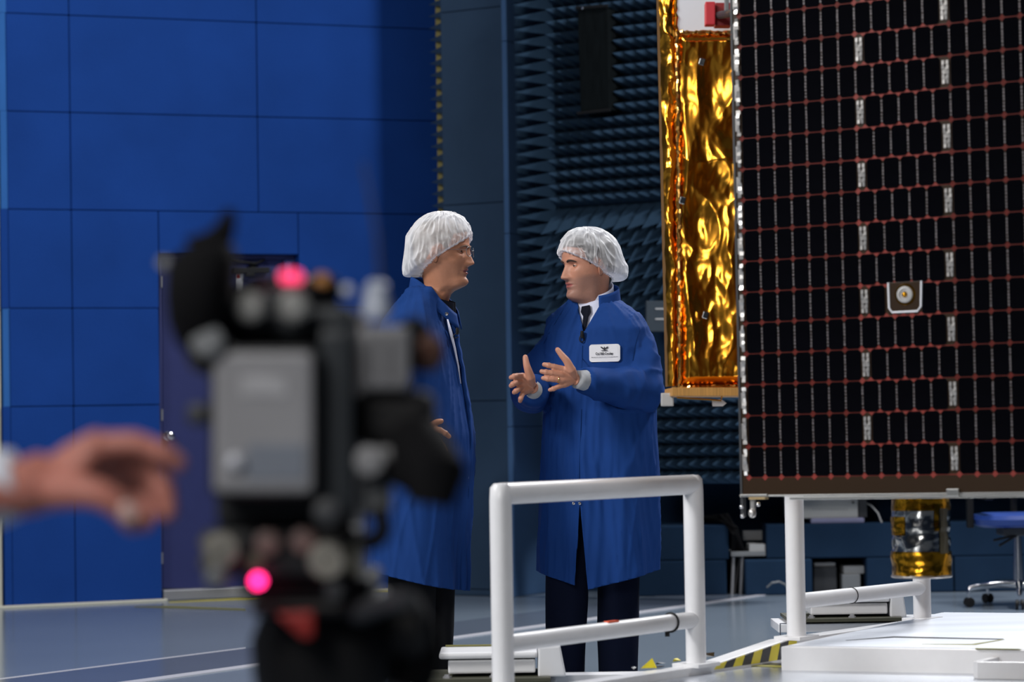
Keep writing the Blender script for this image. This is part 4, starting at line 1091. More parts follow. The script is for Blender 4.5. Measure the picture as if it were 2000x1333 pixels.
def shoe(mb, c, yaw, L=.29):
    R = Matrix.Rotation(yaw, 3, 'Z'); rings = []
    for k in range(10):
        u = k / 9; w = .034 + .016 * math.sin(math.pi * min(1, u * 1.1)) ; h = .085 - .045 * min(1, u * 1.4)
        y = .07 - L * u
        if k in (0, 9): w *= .6; h *= .7
        rings.append([Vector(c) + R @ Vector((w * math.cos(a), y, max(.0, h / 2 + h / 2 * math.sin(a)))) for a in [2 * math.pi * i / 14 for i in range(14)]])
    mb.loft(rings)
def ridge(q): return 1 - 2 * abs(noise.noise(q))

# ============================ right man: faces left, both hands raised, name badge
D = 9.8
def R2(x, y, o=0.0): return P(x, y, D + o)
K = D / F
c0 = R2(1168, 1100); cx_, cy_ = c0.x, D
def zr(y): return R2(1168, y).z
yaw_b = -math.radians(22)
Fdir = Vector((math.sin(yaw_b), -math.cos(yaw_b), 0)); Rdir = Vector((math.cos(yaw_b), math.sin(yaw_b), 0))
hc = R2(1149, 520, -.02)
Mh = head_matrix(hc, -math.radians(61), pitch=.03, scale=1.045)
body = MB(); body.stub = True
NECK = .25
make_head(body, Mh); ear(body, Mh, 1); ear(body, Mh, -1); lids(body, Mh)
# hidden trunk, arms and legs complete the figure
zsh = zr(625)
body.loft([ring_xy((cx_, cy_), a, b, yaw_b, z) for a, b, z in ((.15, .10, zr(905)), (.15, .10, zr(800)), (.16, .095, zr(700)), (.14, .075, zr(645)), (.06, .055, zr(600)))])
sh_l = R2(1244, 664, -.05); el_l = R2(1259, 765, -.13); wr_l = R2(1130, 741, -.31)        # his left arm (right in the picture)
sh_r = R2(1088, 664, .05); el_r = R2(1034, 770, .02); wr_r = R2(1043, 762, -.22)
for s_, e_, w_ in ((sh_l, el_l, wr_l), (sh_r, el_r, wr_r)): body.tube([s_, s_.lerp(e_, .5), e_, e_.lerp(w_, .5), w_.lerp(e_, .12)], [.05, .045, .04, .036, .027], 14)
hipz = zr(900)
legL = [R2(1206, 900), R2(1207, 1120, .0), R2(1207, 1330, .02)]; legR = [R2(1124, 900), R2(1108, 1120, -.03), R2(1104, 1330, -.02)]
for lg in (legL, legR):
    lg[2].z = .09; body.tube([lg[0], lg[1], lg[2]], [.085, .06, .045], 14)
# his left hand: palm in, fingers towards the left man, thumb up
hd = -.35
fl = [([R2(1099, 721, hd), R2(1083, 717, hd - .004), R2(1072, 714.5, hd - .004), R2(1063, 712.5, hd)], .0112),
      ([R2(1096, 732, hd - .006), R2(1078, 729, hd - .012), R2(1067, 727.5, hd - .012), R2(1058, 726, hd - .008)], .0114),
      ([R2(1098, 743, hd - .004), R2(1080, 741.5, hd - .012), R2(1070, 740.5, hd - .012), R2(1061, 739, hd - .008)], .0110),
      ([R2(1102, 752, hd + .004), R2(1090, 756, hd - .002), R2(1081, 760, hd - .004), R2(1074, 762, hd)], .0098)]
th = ([R2(1116, 723, hd - .008), R2(1107, 706, hd - .012), R2(1098, 695, hd - .012), R2(1089, 683.5, hd - .008)], .0118)
vs, fs, nr = hand_skin(R2(1124, 741, hd + .02), fl, th, .0125, arm=([R2(1122, 741, hd + .02), R2(1150, 744, hd + .06)], [.0235, .028]))
body.add(vs, fs)
rh = -.25
fl2 = [([R2(1020, 735, rh), R2(1010, 735, rh - .025), R2(1004, 736, rh - .035), R2(998, 738, rh - .03)], .0114),
       ([R2(1017, 746, rh), R2(1008, 748, rh - .03), R2(1002, 751, rh - .04), R2(998, 754, rh - .035)], .0114),
       ([R2(1018, 757, rh), R2(1012, 761, rh - .026), R2(1008, 764, rh - .035), R2(1004, 767, rh - .03)], .0110),
       ([R2(1023, 766, rh), R2(1019, 773, rh - .02), R2(1017, 779, rh - .026), R2(1016, 784, rh - .02)], .0100)]
th2 = ([R2(1036, 737, rh - .01), R2(1031, 722, rh - .018), R2(1028, 711, rh - .018), R2(1026, 698, rh - .012)], .0122)
vs, fs, nr = hand_skin(R2(1040, 758, rh + .03), fl2, th2, .0135, arm=([R2(1039, 757, rh + .03), R2(1042, 764, rh + .11)], [.0240, .028]))
body.add(vs, fs)
man = body.build('person', ['skin_b', 'lips'], None, smooth=2, loc=Vector((cx_, cy_, 0)))
tag(man, 'man in blue smock with white badge, both hands raised, turned left', 'person', 'two people in smocks and hair caps talking')
shade_skin(man, body); make_eyes(man, Mh); make_brows(man, Mh, 'brow_dark'); make_hair(man, Mh, 'hair_dark')
def e_r(tt): return .058 + (-.030 - .058) * min(1, (tt / 1.9)) ** 1.25 if tt < 1.9 else -.030 - .030 * min(1, (tt - 1.9) / 1.0)
make_cap(man, Mh, e_r, lambda tt: .014 + .052 * max(0, (tt - .9) / 2.2) ** 1.2, .142, lambda tt: .006 + .020 * max(0, (tt - 1.6) / 1.5), 3.3, 'white see-through bouffant cap')
# smock
co = MB()
cc = lambda dx, y, o=0.0: (R2(1168 + dx, y).x, D + o)
co.loft([ring_xy(cc(dx, y, o), a, b, yaw_b, zr(y), 48, ex) for dx, y, a, b, o, ex in (
    (-1, 1170, .226, .172, 0, 2.3), (-1, 1080, .225, .170, 0, 2.3), (0, 980, .222, .166, 0, 2.3), (2, 880, .219, .160, 0, 2.3), (3, 800, .214, .154, 0, 2.3), (0, 730, .208, .146, 0, 2.4), (-2, 680, .204, .138, 0, 2.5), (-4, 645, .196, .124, 0, 2.5), (-7, 622, .178, .104, .01, 2.4), (-9, 604, .140, .088, .015, 2.2), (-10, 590, .098, .080, .02, 2.1), (-11, 578, .076, .074, .02, 2.0))])
def sleeve(s_, e_, w_, rs):
    pts = [s_.lerp(e_, -.06), s_.lerp(e_, .18), s_.lerp(e_, .5), s_.lerp(e_, .82), e_, e_.lerp(w_, .18), e_.lerp(w_, .45), e_.lerp(w_, .72), e_.lerp(w_, .92)]
    co.tube(pts, rs, 24); co.ball(e_, rs[4] * 1.0, 16, 10)
sleeve(sh_l, el_l, wr_l, [.050, .062, .070, .069, .067, .066, .062, .056, .046])
sleeve(sh_r, el_r, wr_r, [.048, .058, .064, .062, .060, .060, .057, .053, .046])
zslit = zr(985); zhem = zr(1146); zneck = zr(586); uslit = (R2(1132, 1000).x)
arms = [(sh_l, el_l, wr_l), (sh_r, el_r, wr_r)]
def seg_d(p, a, b):
    t = max(0, min(1, (p - a).dot(b - a) / (b - a).length_squared)); return (p - (a + (b - a) * t)).length, t
BADGE = P(1181, 690, D - .17)
def fold_r(v, n):
    d = Vector((v.x - cx_, v.y - cy_, 0)); t = math.atan2(d.dot(Rdir), d.dot(Fdir)); z = v.z
    low = max(0, min(1, (zr(800) - z) / .45))
    h = low * (.010 * math.sin(7 * t + 1.3 + 1.4 * noise.noise(Vector((t, z * 1.5, 1)))) * (.35 + .65 * abs(math.sin(t * .5 + .9))))
    h += .0055 * ridge(Vector((t * 2.6, z * 1.3, 4.0))) * (.4 + .6 * low)
    h += .0040 * ridge(Vector((t * 5 + z * 1.8, z * 3.2, 9.0)))
    for a, e, w in arms:
        d1, _ = seg_d(v, a, e); d2, _ = seg_d(v, e, w); de = (v - e).length
        if min(d1, d2) < .10 and v.z > zr(805):
            h += .0080 * max(0, ridge(Vector((v.x * 7 + v.z * 9, v.y * 6, v.z * 10 - v.x * 5)))) ** 3 * math.exp(-(de / .22) ** 2) + .0065 * ridge(Vector(((v - e).x * 9 + v.z * 6, v.y * 8, v.z * 14))) * math.exp(-(de / .16) ** 2) + .004 * ridge(v * 9)
    sharp = max(0, ridge(Vector((t * 3.4 + z * .9, z * 1.1, 31.0)))) ** 4
    h += .0085 * sharp * (.25 + .75 * low)
    sharp = max(0, ridge(Vector((t * 4.4 - z * 2.6, z * 2.2, 41.0)))) ** 4
    h += .0045 * sharp
    h *= 1 - .92 * math.exp(-(math.hypot(v.x - BADGE.x, v.z - BADGE.z) / .095) ** 6)
    return h
vl = (R2(1126, 588), R2(1137, 648)); vr = (R2(1176, 588), R2(1141, 648)); sl0 = (R2(1130, 986), R2(1119, 1150)); sl1 = (R2(1131, 986), R2(1146, 1150))
hem = (R2(1052, 1118), R2(1132, 1143)); hem2 = (R2(1132, 1150), R2(1285, 1112))
def side(pl, v): return (v - pl[0]).dot(pl[1])
pls = [vplane(*vl), vplane(*vr), vplane(*sl0), vplane(*sl1), (Vector((0, 0, zr(581))), Z), vplane(*hem), vplane(*hem2)]
def below(pl, v): return v.z - pl[0].z < (pl[1].z - pl[0].z) / (pl[1].x - pl[0].x) * (v.x - pl[0].x)
def cut_r(v, n):
    if v.z > zr(581) or (below(hem, v) if v.x < hem[1].x else below(hem2, v)): return True
    fwd = (Vector((v.x, v.y, 0)) - Vector((cx_, cy_, 0))).dot(Fdir)
    if fwd > .02:
        if v.z > vl[1].z and side(pls[0], v) * side(pls[0], R2(1150, 590)) > 0 and side(pls[1], v) * side(pls[1], R2(1150, 590)) > 0: return True
        if v.z < sl0[0].z and side(pls[2], v) * side(pls[2], R2(1132, 1150)) > 0 and side(pls[3], v) * side(pls[3], R2(1132, 1150)) > 0: return True
    return False
g = garment(co, .0075, 9, fold_r, cut_r, pls)
coat = g.build('smock', 'coat', man, smooth=2, fix=False, label='knee-length blue smock')
md = coat.modifiers.new('thickness', 'SOLIDIFY'); md.thickness = .003; md.offset = -1
# dark inside so the slit shows the trousers only
# collar: standing band open at the front
def collar(cen, yaw, a, b, ztop, zbot, gap, tilt, mt, par, nm, lean=.008):
    rows = []
    for k in range(6):
        u = k / 5; row = []
        for i in range(41):
            t = gap + (2 * math.pi - 2 * gap) * i / 40
            fr = (1 + math.cos(t)) / 2                     # 1 at the front
            zz = zbot + (ztop - zbot) * u * (1 - .35 * fr) - tilt * fr
            aa = a + lean * (1 - u); bb = b + lean * (1 - u)
            x = aa * math.sin(t); y = -bb * math.cos(t)
            row.append(Vector((cen[0] + x * math.cos(yaw) - y * math.sin(yaw), cen[1] + x * math.sin(yaw) + y * math.cos(yaw), zz)))
        rows.append(row)
    o = MB().loft(rows, caps=False, closed=False).build(nm, mt, par, smooth=2)
    md = o.modifiers.new('thickness', 'SOLIDIFY'); md.thickness = .004; md.offset = 0
    return o
cz = R2(1158, 570, .0)
collar((cz.x + .006, D + .015), yaw_b, .094, .088, zr(553), zr(592), .50, .030, 'coat', man, 'collar')
collar((cz.x + .002, D + .008), yaw_b, .076, .073, zr(546), zr(598), .16, .034, 'shirt', man, 'shirt_collar', .004)
mb = MB(); mb.loft([ring_xy((cx_, cy_ - .0), a, b, yaw_b, z) for a, b, z in ((.150, .122, zr(720)), (.158, .118, zr(680)), (.165, .104, zr(645)), (.14, .086, zr(622)), (.085, .074, zr(600)), (.066, .066, zr(588)))])
from mathutils.bvhtree import BVHTree
SHIRT = mb.build('shirt', 'shirt', man, smooth=2)
sb = SHIRT.data; sbv = BVHTree.FromPolygons([v.co + ORG[man.name] for v in sb.vertices], [p.vertices for p in sb.polygons])
def on_shirt(px, py):
    o = Vector((0, 0, H)); d = ray(px, py).normalized(); h = sbv.ray_cast(o + d * 8.0, d)
    return (h[0] - d * .012) if h[0] else P(px, py, D - .10)
tq_ = [(1136, 599), (1152, 596), (1154, 610), (1149, 618), (1146, 634), (1141, 652), (1135, 652), (1138, 634), (1139, 618), (1134, 610)]
MB().prism([on_shirt(x, y) for x, y in tq_], Vector((0, .006, 0))).build('tie', 'tie', man, bevel=.0015)
# cuffs
def cuff(e_, w_, r0c, r1c, L, par):
    d = (w_ - e_).normalized()
    pts = [w_ - d * L, w_ - d * L * .6, w_ - d * L * .25, w_]
    return MB().tube(pts, [r0c, r0c * .99, r1c * 1.04, r1c], 24).build('cuff', 'cuff', par, smooth=2, label='knitted grey cuff')
cuff(R2(1175, 748, hd + .10), R2(1126, 741.5, hd + .018), .040, .034, .075, man)
cuff(R2(1046, 775, rh + .16), R2(1041, 761, rh + .035), .038, .034, .06, man)
# wedding ring
a = R2(1090, 742.4, hd - .009); ax = (R2(1080, 741.5, hd - .012) - R2(1098, 743, hd - .004)).normalized()
ring_on(a, ax, .0112, .0020, 'ring', 'gold_ring', man)
# trousers and shoes
tr = MB()
tr.tube([legL[0], legL[0].lerp(legL[1], .3), legL[1], legL[1].lerp(legL[2], .5), legL[2] + Vector((0, 0, -.02))], [.08, .088, .080, .078, .072], 24)
tr.tube([legR[0], legR[0].lerp(legR[1], .3), legR[1], legR[1].lerp(legR[2], .5), legR[2] + Vector((0, 0, -.02))], [.08, .088, .080, .077, .070], 24)
garment(tr, .009, 3, lambda v, n: .004 * ridge(Vector((v.x * 12, v.y * 12, v.z * 3)))).build('trousers', 'navy', man, smooth=2, fix=False)
for lg in (legL, legR):
    mb = MB(); shoe(mb, (lg[2].x, lg[2].y, 0), yaw_b); mb.build('shoe', 'black', man, smooth=2)
# badge with emblem and writing, on the left side of the chest
cme_ = coat.data; bvh = BVHTree.FromPolygons([v.co + ORG[man.name] for v in cme_.vertices], [p.vertices for p in cme_.polygons])
def on_coat(px, py, off=.004):
    o = Vector((0, 0, H)); d = ray(px, py).normalized(); h = bvh.ray_cast(o + d * 8.0, d)
    return (h[0] - d * off) if h[0] else P(px, py, D - .15)
bc = on_coat(1181, 690, .0)
q = [on_coat(x, y, .0) for x, y in ((1155, 690), (1205, 690), (1181, 677), (1181, 703), (1160, 680), (1200, 680), (1160, 700), (1200, 700), (1168, 690), (1193, 690))]
bx = (q[1] - q[0]).normalized(); by = (q[2] - q[3]); by = (by - bx * by.dot(bx)).normalized(); bz = bx.cross(by)
far = max((v - bc).dot(bz) for v in q + [bc])
bx = (Matrix.Rotation(math.radians(1.5), 3, bz) @ bx).normalized(); by = bz.cross(bx)
BO = bc + bz * (max(.0, far) + .0045)
def roundrect(w, h, r, n=6):
    out = []
    for cx2, cy2, a0 in ((w - r, h - r, 0), (-w + r, h - r, 90), (-w + r, -h + r, 180), (w - r, -h + r, 270)):
        for k in range(n + 1):
            a = math.radians(a0 + 90 * k / n); out.append((cx2 + r * math.cos(a), cy2 + r * math.sin(a)))
    return out
BW, BH = 61 * K / 2 * .985, 34.5 * K / 2 * .985
def bp(x, y, z=0.0): return BO + bx * x + by * y + bz * (z - 1.1 * x * x - 1.5 * y * y * 0)
bad = MB(); out = roundrect(BW, BH, .011); bad.prism([bp(x, y) for x, y in out], -bz * .004)
badge = bad.build('name_badge', 'paper', man, label='white rounded badge with eagle emblem and black name')
def text_mesh(s, size, bold=False):
    cu = bpy.data.curves.new('t', 'FONT'); cu.body = s; cu.size = size; cu.align_x = 'CENTER'; cu.align_y = 'CENTER'; cu.offset = size * .030 if bold else 0; cu.resolution_u = 4
    o = bpy.data.objects.new('t', cu); COL.objects.link(o); dg = bpy.context.evaluated_depsgraph_get()
    me = bpy.data.meshes.new_from_object(o.evaluated_get(dg)); bpy.data.objects.remove(o); bpy.data.curves.remove(cu)
    vs = [v.co.copy() for v in me.vertices]; fs = [tuple(p.vertices) for p in me.polygons]; bpy.data.meshes.remove(me)
    return vs, fs
def badge_text(s, size, x, y, m, nm, bold=False, wmax=None):
    vs, fs = text_mesh(s, size, bold); w = max(v.x for v in vs) - min(v.x for v in vs); k = wmax / w if wmax else 1
    MB().add([bp(v.x * k + x, v.y + y, .0008) for v in vs], fs).build(nm, m, badge, fix=False)
badge_text('Col Bill Cooley', .0125, -.001, -.0028, 'ink', 'name_line', True, .068)
tl = MB(); x = -.051; rt = random.Random(5)
while x < .048:                                                      # the small print is only a fine grey line in the photo
    w = rt.uniform(.004, .010); tl.add([bp(a, b, .0008) for a, b in ((x, -.0161), (x + w, -.0161), (x + w, -.0145), (x, -.0145))], [(0, 1, 2, 3)]); x += w + .0012
o = tl.build('fine_print', 'ink_grey', badge, fix=False); o['kind'] = 'stuff'
em = MB()                                                            # spread eagle: two wings, body, tail bar
def epoly(pts): em.add([bp(x * .00105, .0158 + y * .00098, .0008) for x, y in pts], [tuple(range(len(pts)))])
for sx in (-1, 1):
    epoly([(sx * 16, 8), (sx * 9, 7.6), (sx * 3.5, 3), (sx * 4, 0)][::sx]); epoly([(sx * 14, 5.5), (sx * 12, 7.7), (sx * 4, 1), (sx * 4, -1.5)][::sx]); epoly([(sx * 11, 2.2), (sx * 12.5, 4.4), (sx * 4, 0), (sx * 3, -3)][::sx])
epoly([(-2, 6), (-.6, 7.6), (1.2, 7.4), (2.4, 4), (3.2, -1), (1.8, -5), (-1.8, -5), (-3.2, -1), (-2.6, 3)])
epoly([(-4, -5), (4, -5), (12, -6), (12, -8), (-12, -8), (-12, -6)])
em.build('eagle_emblem', 'ink', badge, fix=False)
# clip microphone, snaps, placket seam
q = on_coat(1137, 655, .010); MB().tube([q + Vector((0, 0, .016)), q, q + Vector((.001, 0, -.012))], [.006, .007, .005], 10).build('clip_microphone', 'black', man, smooth=True)
q2 = [on_coat(x, y, .006) for x, y in ((1136, 652), (1132, 660), (1133, 667), (1138, 668), (1141, 661), (1139, 652))]
MB().tube(spline(q2), .0020, 6).build('microphone_cable', 'black', man)
for x, y in ((1149, 613), (1152, 611.5), (1120, 984), (1132, 984), (1131, 1056)):
    q = on_coat(x, y, .002); MB().lathe(q, [(.006, 0), (.0055, .003), (.002, .004)], axis=(0, -1, 0), n=12).build('snap', 'chrome', man)

for nm, pts in (('seam_and_crease', [(1108, 592), (1096, 612), (1084, 632), (1072, 652), (1062, 672)]), ('seam_and_crease', [(1258, 628), (1250, 645), (1244, 662), (1239, 682), (1236, 705)]), ('placket_seam', [(1138, 676), (1137, 700), (1136, 730)]), ('placket_seam', [(1136, 800), (1134, 850), (1132, 900), (1131, 980)])):  # second raglan line is a crease, its shade drawn as a dark tube
    MB().tube([on_coat(x, y, .0004) for x, y in pts], .0014, 6).build(nm, mat('seam_crease_dark', (.006, .028, .12), .9, var=0, spec=.05), man)
# ============================ left man: in profile, facing right, hand on hip, glasses
D = 9.5; K = D / F
cx_ = P(822, 1100, D).x; cy_ = D
yaw_b = math.radians(74)
Fdir = Vector((math.sin(yaw_b), -math.cos(yaw_b), 0)); Rdir = Vector((math.cos(yaw_b), math.sin(yaw_b), 0))
def zl(y): return P(822, y, D).z
hc = P(863, 494, D + .02)
NECK = .42
Mh = head_matrix(hc, math.radians(77), pitch=.0, scale=1.05)
body = MB(); body.stub = True
make_head(body, Mh); ear(body, Mh, 1); ear(body, Mh, -1); lids(body, Mh)
body.loft([ring_xy((P(x, y, D).x, cy_), a, b, yaw_b, zl(y)) for x, y, a, b in ((826, 900, .15, .11), (828, 800, .15, .12), (822, 700, .17, .11), (818, 650, .15, .09), (822, 610, .07, .06))])
sh_r = P(790, 664, D - .17); el_r = P(742, 785, D - .26); wr_r = P(826, 850, D - .24)
sh_l = P(842, 655, D + .18); el_l = P(815, 800, D + .24); wr_l = P(850, 905, D + .22)
for s_, e_, w_ in ((sh_r, el_r, wr_r), (sh_l, el_l, wr_l)): body.tube([s_, s_.lerp(e_, .5), e_, e_.lerp(w_, .5), w_], [.05, .045, .042, .036, .027], 14)
legR = [P(806, 900, D - .09), P(806, 1130, D - .09), P(800, 1330, D - .08)]; legL = [P(846, 900, D + .09), P(846, 1130, D + .08), P(836, 1330, D + .07)]
for lg in (legL, legR): lg[2].z = .09; body.tube(lg, [.085, .06, .045], 14)
h0 = D - .245
fl = [([P(849, 838, h0), P(860, 841, h0 - .008), P(870, 847, h0 - .008), P(877, 853, h0 - .002)], .0108),
      ([P(847, 848, h0 - .006), P(857, 860, h0 - .012), P(865, 872, h0 - .012), P(871, 881, h0 - .006)], .0110),
      ([P(842, 857, h0 - .006), P(851, 870, h0 - .012), P(858, 882, h0 - .012), P(863, 891, h0 - .006)], .0106),
      ([P(837, 864, h0), P(844, 876, h0 - .006), P(850, 886, h0 - .006), P(853, 894, h0)], .0096)]
th = ([P(836, 838, h0), P(846, 830, h0 + .004), P(854, 825, h0 + .008), P(862, 823, h0 + .014)], .0112)
vs, fs, nr = hand_skin(wr_r, fl, th, .0130); body.add(vs, fs)
fl = [([P(858, 930, D + .22), P(860, 945, D + .215), P(861, 955, D + .215), P(861, 963, D + .22)], .0100), ([P(854, 932, D + .205), P(856, 948, D + .20), P(857, 959, D + .20), P(857, 968, D + .205)], .0100), ([P(850, 932, D + .195), P(851, 946, D + .19), P(852, 957, D + .19), P(852, 965, D + .195)], .0098), ([P(846, 929, D + .185), P(846, 940, D + .18), P(847, 949, D + .18), P(847, 956, D + .185)], .0090)]
vs, fs, nr = hand_skin(P(851, 908, D + .215), fl, ([P(858, 915, D + .23), P(866, 925, D + .235), P(868, 935, D + .235), P(869, 943, D + .235)], .0110), .0125); body.add(vs, fs)
man2 = body.build('person', ['skin_a', 'lips'], None, smooth=2, loc=Vector((cx_, cy_, 0)))
tag(man2, 'man with glasses in blue smock seen in profile facing right, hand on hip', 'person', 'two people in smocks and hair caps talking')
shade_skin(man2, body); make_eyes(man2, Mh); make_brows(man2, Mh, 'brow_grey'); make_hair(man2, Mh, 'hair_grey')
def e_l(tt): return .062 + (-.036 - .062) * min(1, (tt / 1.85)) ** 1.1 if tt < 1.85 else -.036 - .046 * min(1, (tt - 1.85) / .9)
make_cap(man2, Mh, e_l, lambda tt: .010 + .048 * max(0, (tt - .7) / 2.4), .146, lambda tt: .006 + .036 * max(0, (tt - 1.6) / 1.5), 8.6, 'white bouffant cap drooping at the back')
# wire glasses
gl = None
fr = MB()
for sx in (-1, 1):
    pts = [Mh @ Vector((sx * .032 + .0215 * math.cos(a), -.1135 + .010 * abs(sx * .032 + .0215 * math.cos(a)) / .05, -.001 + .0165 * math.sin(a))) for a in [2 * math.pi * k / 28 for k in range(29)]]
    fr.tube(pts, .0011, 6, caps=False)
    fr.tube([Mh @ Vector(p) for p in ((sx * .0535, -.103, .004), (sx * .066, -.085, .006), (sx * .0775, -.03, .006), (sx * .079, .010, .002), (sx * .078, .020, -.014))], .0008, 6)
fr.tube([Mh @ Vector(p) for p in ((-.0105, -.113, .002), (0, -.116, .005), (.0105, -.113, .002))], .0012, 6)
gl = fr.build('glasses', mat('wire_frame', (.22, .22, .23), .35, metal=.8), man2, smooth=True, label='thin wire framed glasses')
for sx in (-1, 1):
    MB().add([Mh @ Vector((sx * .032 + .021 * math.cos(a), -.1132 + .010 * abs(sx * .032 + .021 * math.cos(a)) / .05, -.001 + .016 * math.sin(a))) for a in [2 * math.pi * k / 28 for k in range(28)]], [tuple(range(28))]).build('lens', 'glass', gl, fix=False)
# smock
co = MB()
co.loft([ring_xy((P(x, y, D).x, cy_), a, b, yaw_b, zl(y), 48, ex) for x, y, a, b, ex in (
    (817, 1160, .235, .165, 2.3), (819, 1080, .232, .164, 2.3), (826, 980, .226, .166, 2.3), (832, 900, .220, .168, 2.3), (833, 850, .216, .166, 2.3), (829, 780, .208, .150, 2.3), (822, 710, .206, .136, 2.4), (815, 660, .200, .124, 2.5), (812, 628, .180, .106, 2.4), (818, 602, .140, .086, 2.2), (828, 580, .100, .072, 2.1), (834, 564, .080, .070, 2.0))])
sleeve(sh_r, el_r, wr_r, [.058, .068, .070, .068, .066, .064, .060, .055, .048])
sleeve(sh_l, el_l, wr_l, [.055, .062, .064, .062, .060, .060, .057, .053, .046])
arms = [(sh_r, el_r, wr_r)]
slA = (P(908, 700, D), P(912, 1160, D))
def fold_l(v, n):
    d = Vector((v.x - cx_, v.y - cy_, 0)); t = math.atan2(d.dot(Rdir), d.dot(Fdir)); z = v.z
    low = max(0, min(1, (zl(860) - z) / .45))
    h = low * .009 * math.sin(6 * t + .6 + 1.4 * noise.noise(Vector((t, z * 1.5, 7)))) * (.5 + .5 * abs(math.sin(t * .5 + .4)))
    h += .0050 * ridge(Vector((t * 2.4, z * 1.2, 14.0))) * (.4 + .6 * low) + .0035 * ridge(Vector((t * 5 + z * 1.6, z * 3, 19.0)))
    h += .0080 * max(0, ridge(Vector((t * 3.2 + z * .8, z * 1.1, 51.0)))) ** 4 * (.25 + .75 * low) + .0045 * max(0, ridge(Vector((t * 4 - z * 2.4, z * 2, 61.0)))) ** 4
    for a, e, w in arms:
        d1, _ = seg_d(v, a, e); d2, _ = seg_d(v, e, w)
        if min(d1, d2) < .10: h += .006 * ridge((v - e) * 9) * math.exp(-((v - e).length / .16) ** 2) + .003 * ridge(v * 9)
    return h
hm = (P(730, 1112, D), P(905, 1152, D))
pl2 = [vplane(*hm), vplane(P(822, 532, D), P(888, 622, D)), ]
def cut_l(v, n):
    if (v.z - hm[0].z) - (hm[1].z - hm[0].z) / (hm[1].x - hm[0].x) * (v.x - hm[0].x) < 0: return True
    a, b = P(822, 532, D), P(888, 622, D)
    return (v.z - a.z) - (b.z - a.z) / (b.x - a.x) * (v.x - a.x) > 0 and v.z > zl(640)
g = garment(co, .0075, 9, fold_l, cut_l, pl2)
coat2 = g.build('smock', 'coat_b', man2, smooth=2, fix=False, label='knee-length blue smock')
md = coat2.modifiers.new('thickness', 'SOLIDIFY'); md.thickness = .003; md.offset = -1
# standing collar: a tilted band round the neck, high at the nape
rows = []
for k in range(5):
    u = k / 4; row = []
    for i in range(45):
        t = .16 + (2 * math.pi - .32) * i / 44; fr_ = (1 + math.cos(t)) / 2
        base = Vector((P(849, 572, D).x, cy_ + .015, 0)); a_ = .076 + .014 * (1 - u); b_ = .088 + .010 * (1 - u)
        x = a_ * math.sin(t); y = -b_ * math.cos(t)
        z = zl(540) + (zl(616) - zl(540)) * fr_ ** 1.6 - (1 - u) * .056
        row.append(Vector((base.x + x * math.cos(yaw_b) - y * math.sin(yaw_b), base.y + x * math.sin(yaw_b) + y * math.cos(yaw_b), z)))
    rows.append(row)
o = MB().loft(rows, caps=False, closed=False).build('collar', 'coat_b', man2, smooth=2); md = o.modifiers.new('thickness', 'SOLIDIFY'); md.thickness = .004; md.offset = 0
rows = []
for k in range(4):
    u = k / 3; row = []
    for i in range(45):
        t = .06 + (2 * math.pi - .12) * i / 44; fr_ = (1 + math.cos(t)) / 2
        base = Vector((P(850, 572, D).x, cy_ + .015, 0)); a_ = .066; b_ = .076
        x = a_ * math.sin(t); y = -b_ * math.cos(t)
        z = zl(573) + (zl(593) - zl(573)) * fr_ ** 1.5 - (1 - u) * .06
        row.append(Vector((base.x + x * math.cos(yaw_b) - y * math.sin(yaw_b), base.y + x * math.sin(yaw_b) + y * math.cos(yaw_b), z)))
    rows.append(row)
o = MB().loft(rows, caps=False, closed=False).build('shirt_collar', 'tie', man2, smooth=2, label='dark inner collar')
# snap, white shirt edge along the front, clip microphone, loose front flap
cm2 = coat2.data; bvh2 = BVHTree.FromPolygons([v.co + ORG[man2.name] for v in cm2.vertices], [p.vertices for p in cm2.polygons])
def on_coat2(px, py, off=.004):
    o = Vector((0, 0, H)); d = ray(px, py).normalized(); h = bvh2.ray_cast(o + d * 8.0, d)
    return (h[0] - d * off) if h[0] else P(px, py, D - .06)
MB().lathe(P(872.5, 613.5, D - .085), [(.007, 0), (.0065, .003), (.003, .004), (.0025, .002)], axis=(0, -1, 0), n=16).build('snap', 'chrome', man2)
def ribbon(pts, w, nm, m, dp=-.045):
    L = [(P(x - w_ / 2, y, D + dp), P(x + w_ / 2, y, D + dp)) for (x, y), w_ in zip(pts, w)]
    mb = MB(); mb.loft([[a, b, b + Vector((0, .006, 0)), a + Vector((0, .006, 0))] for a, b in L]); return mb.build(nm, m, man2, smooth=2)
ribbon([(874, 624), (880, 648), (888, 680), (895, 715), (900, 750)], [3, 6, 4.5, 3, 1.5], 'shirt_edge', 'shirt', -.072)
ribbon([(912, 905), (913, 920), (912, 935), (909, 947)], [2, 6, 7, 3], 'shirt_edge', 'shirt', -.060)
fpts = [(886, 628), (893, 660), (902, 700), (908, 745), (915, 790), (921, 850), (919, 900), (915, 980), (911, 1060), (906, 1140)]
fm = MB(); rows = []
for i, p in enumerate(spline([Vector((x, y, 0)) for x, y in fpts], 5)):
    w = 11 + 4 * noise.noise(Vector((p.y * .03, 1, 1))); j = 3.5 * noise.noise(Vector((p.y * .045, 3, 1)))
    rows.append([P(p.x - w * .8 + j, p.y, D - .028), P(p.x - w * .2 + j, p.y, D - .052), P(p.x + w * .28 + j, p.y, D - .034)])
fm.loft(rows, caps=False, closed=False); o = fm.build('front_flap', 'coat_b', man2, smooth=2); md = o.modifiers.new('thickness', 'SOLIDIFY'); md.thickness = .003
q = P(893, 648, D - .075); MB().tube([q + Vector((0, 0, .014)), q, q + Vector((.001, 0, -.012))], [.005, .006, .004], 10).build('clip_microphone', 'black', man2, smooth=True)
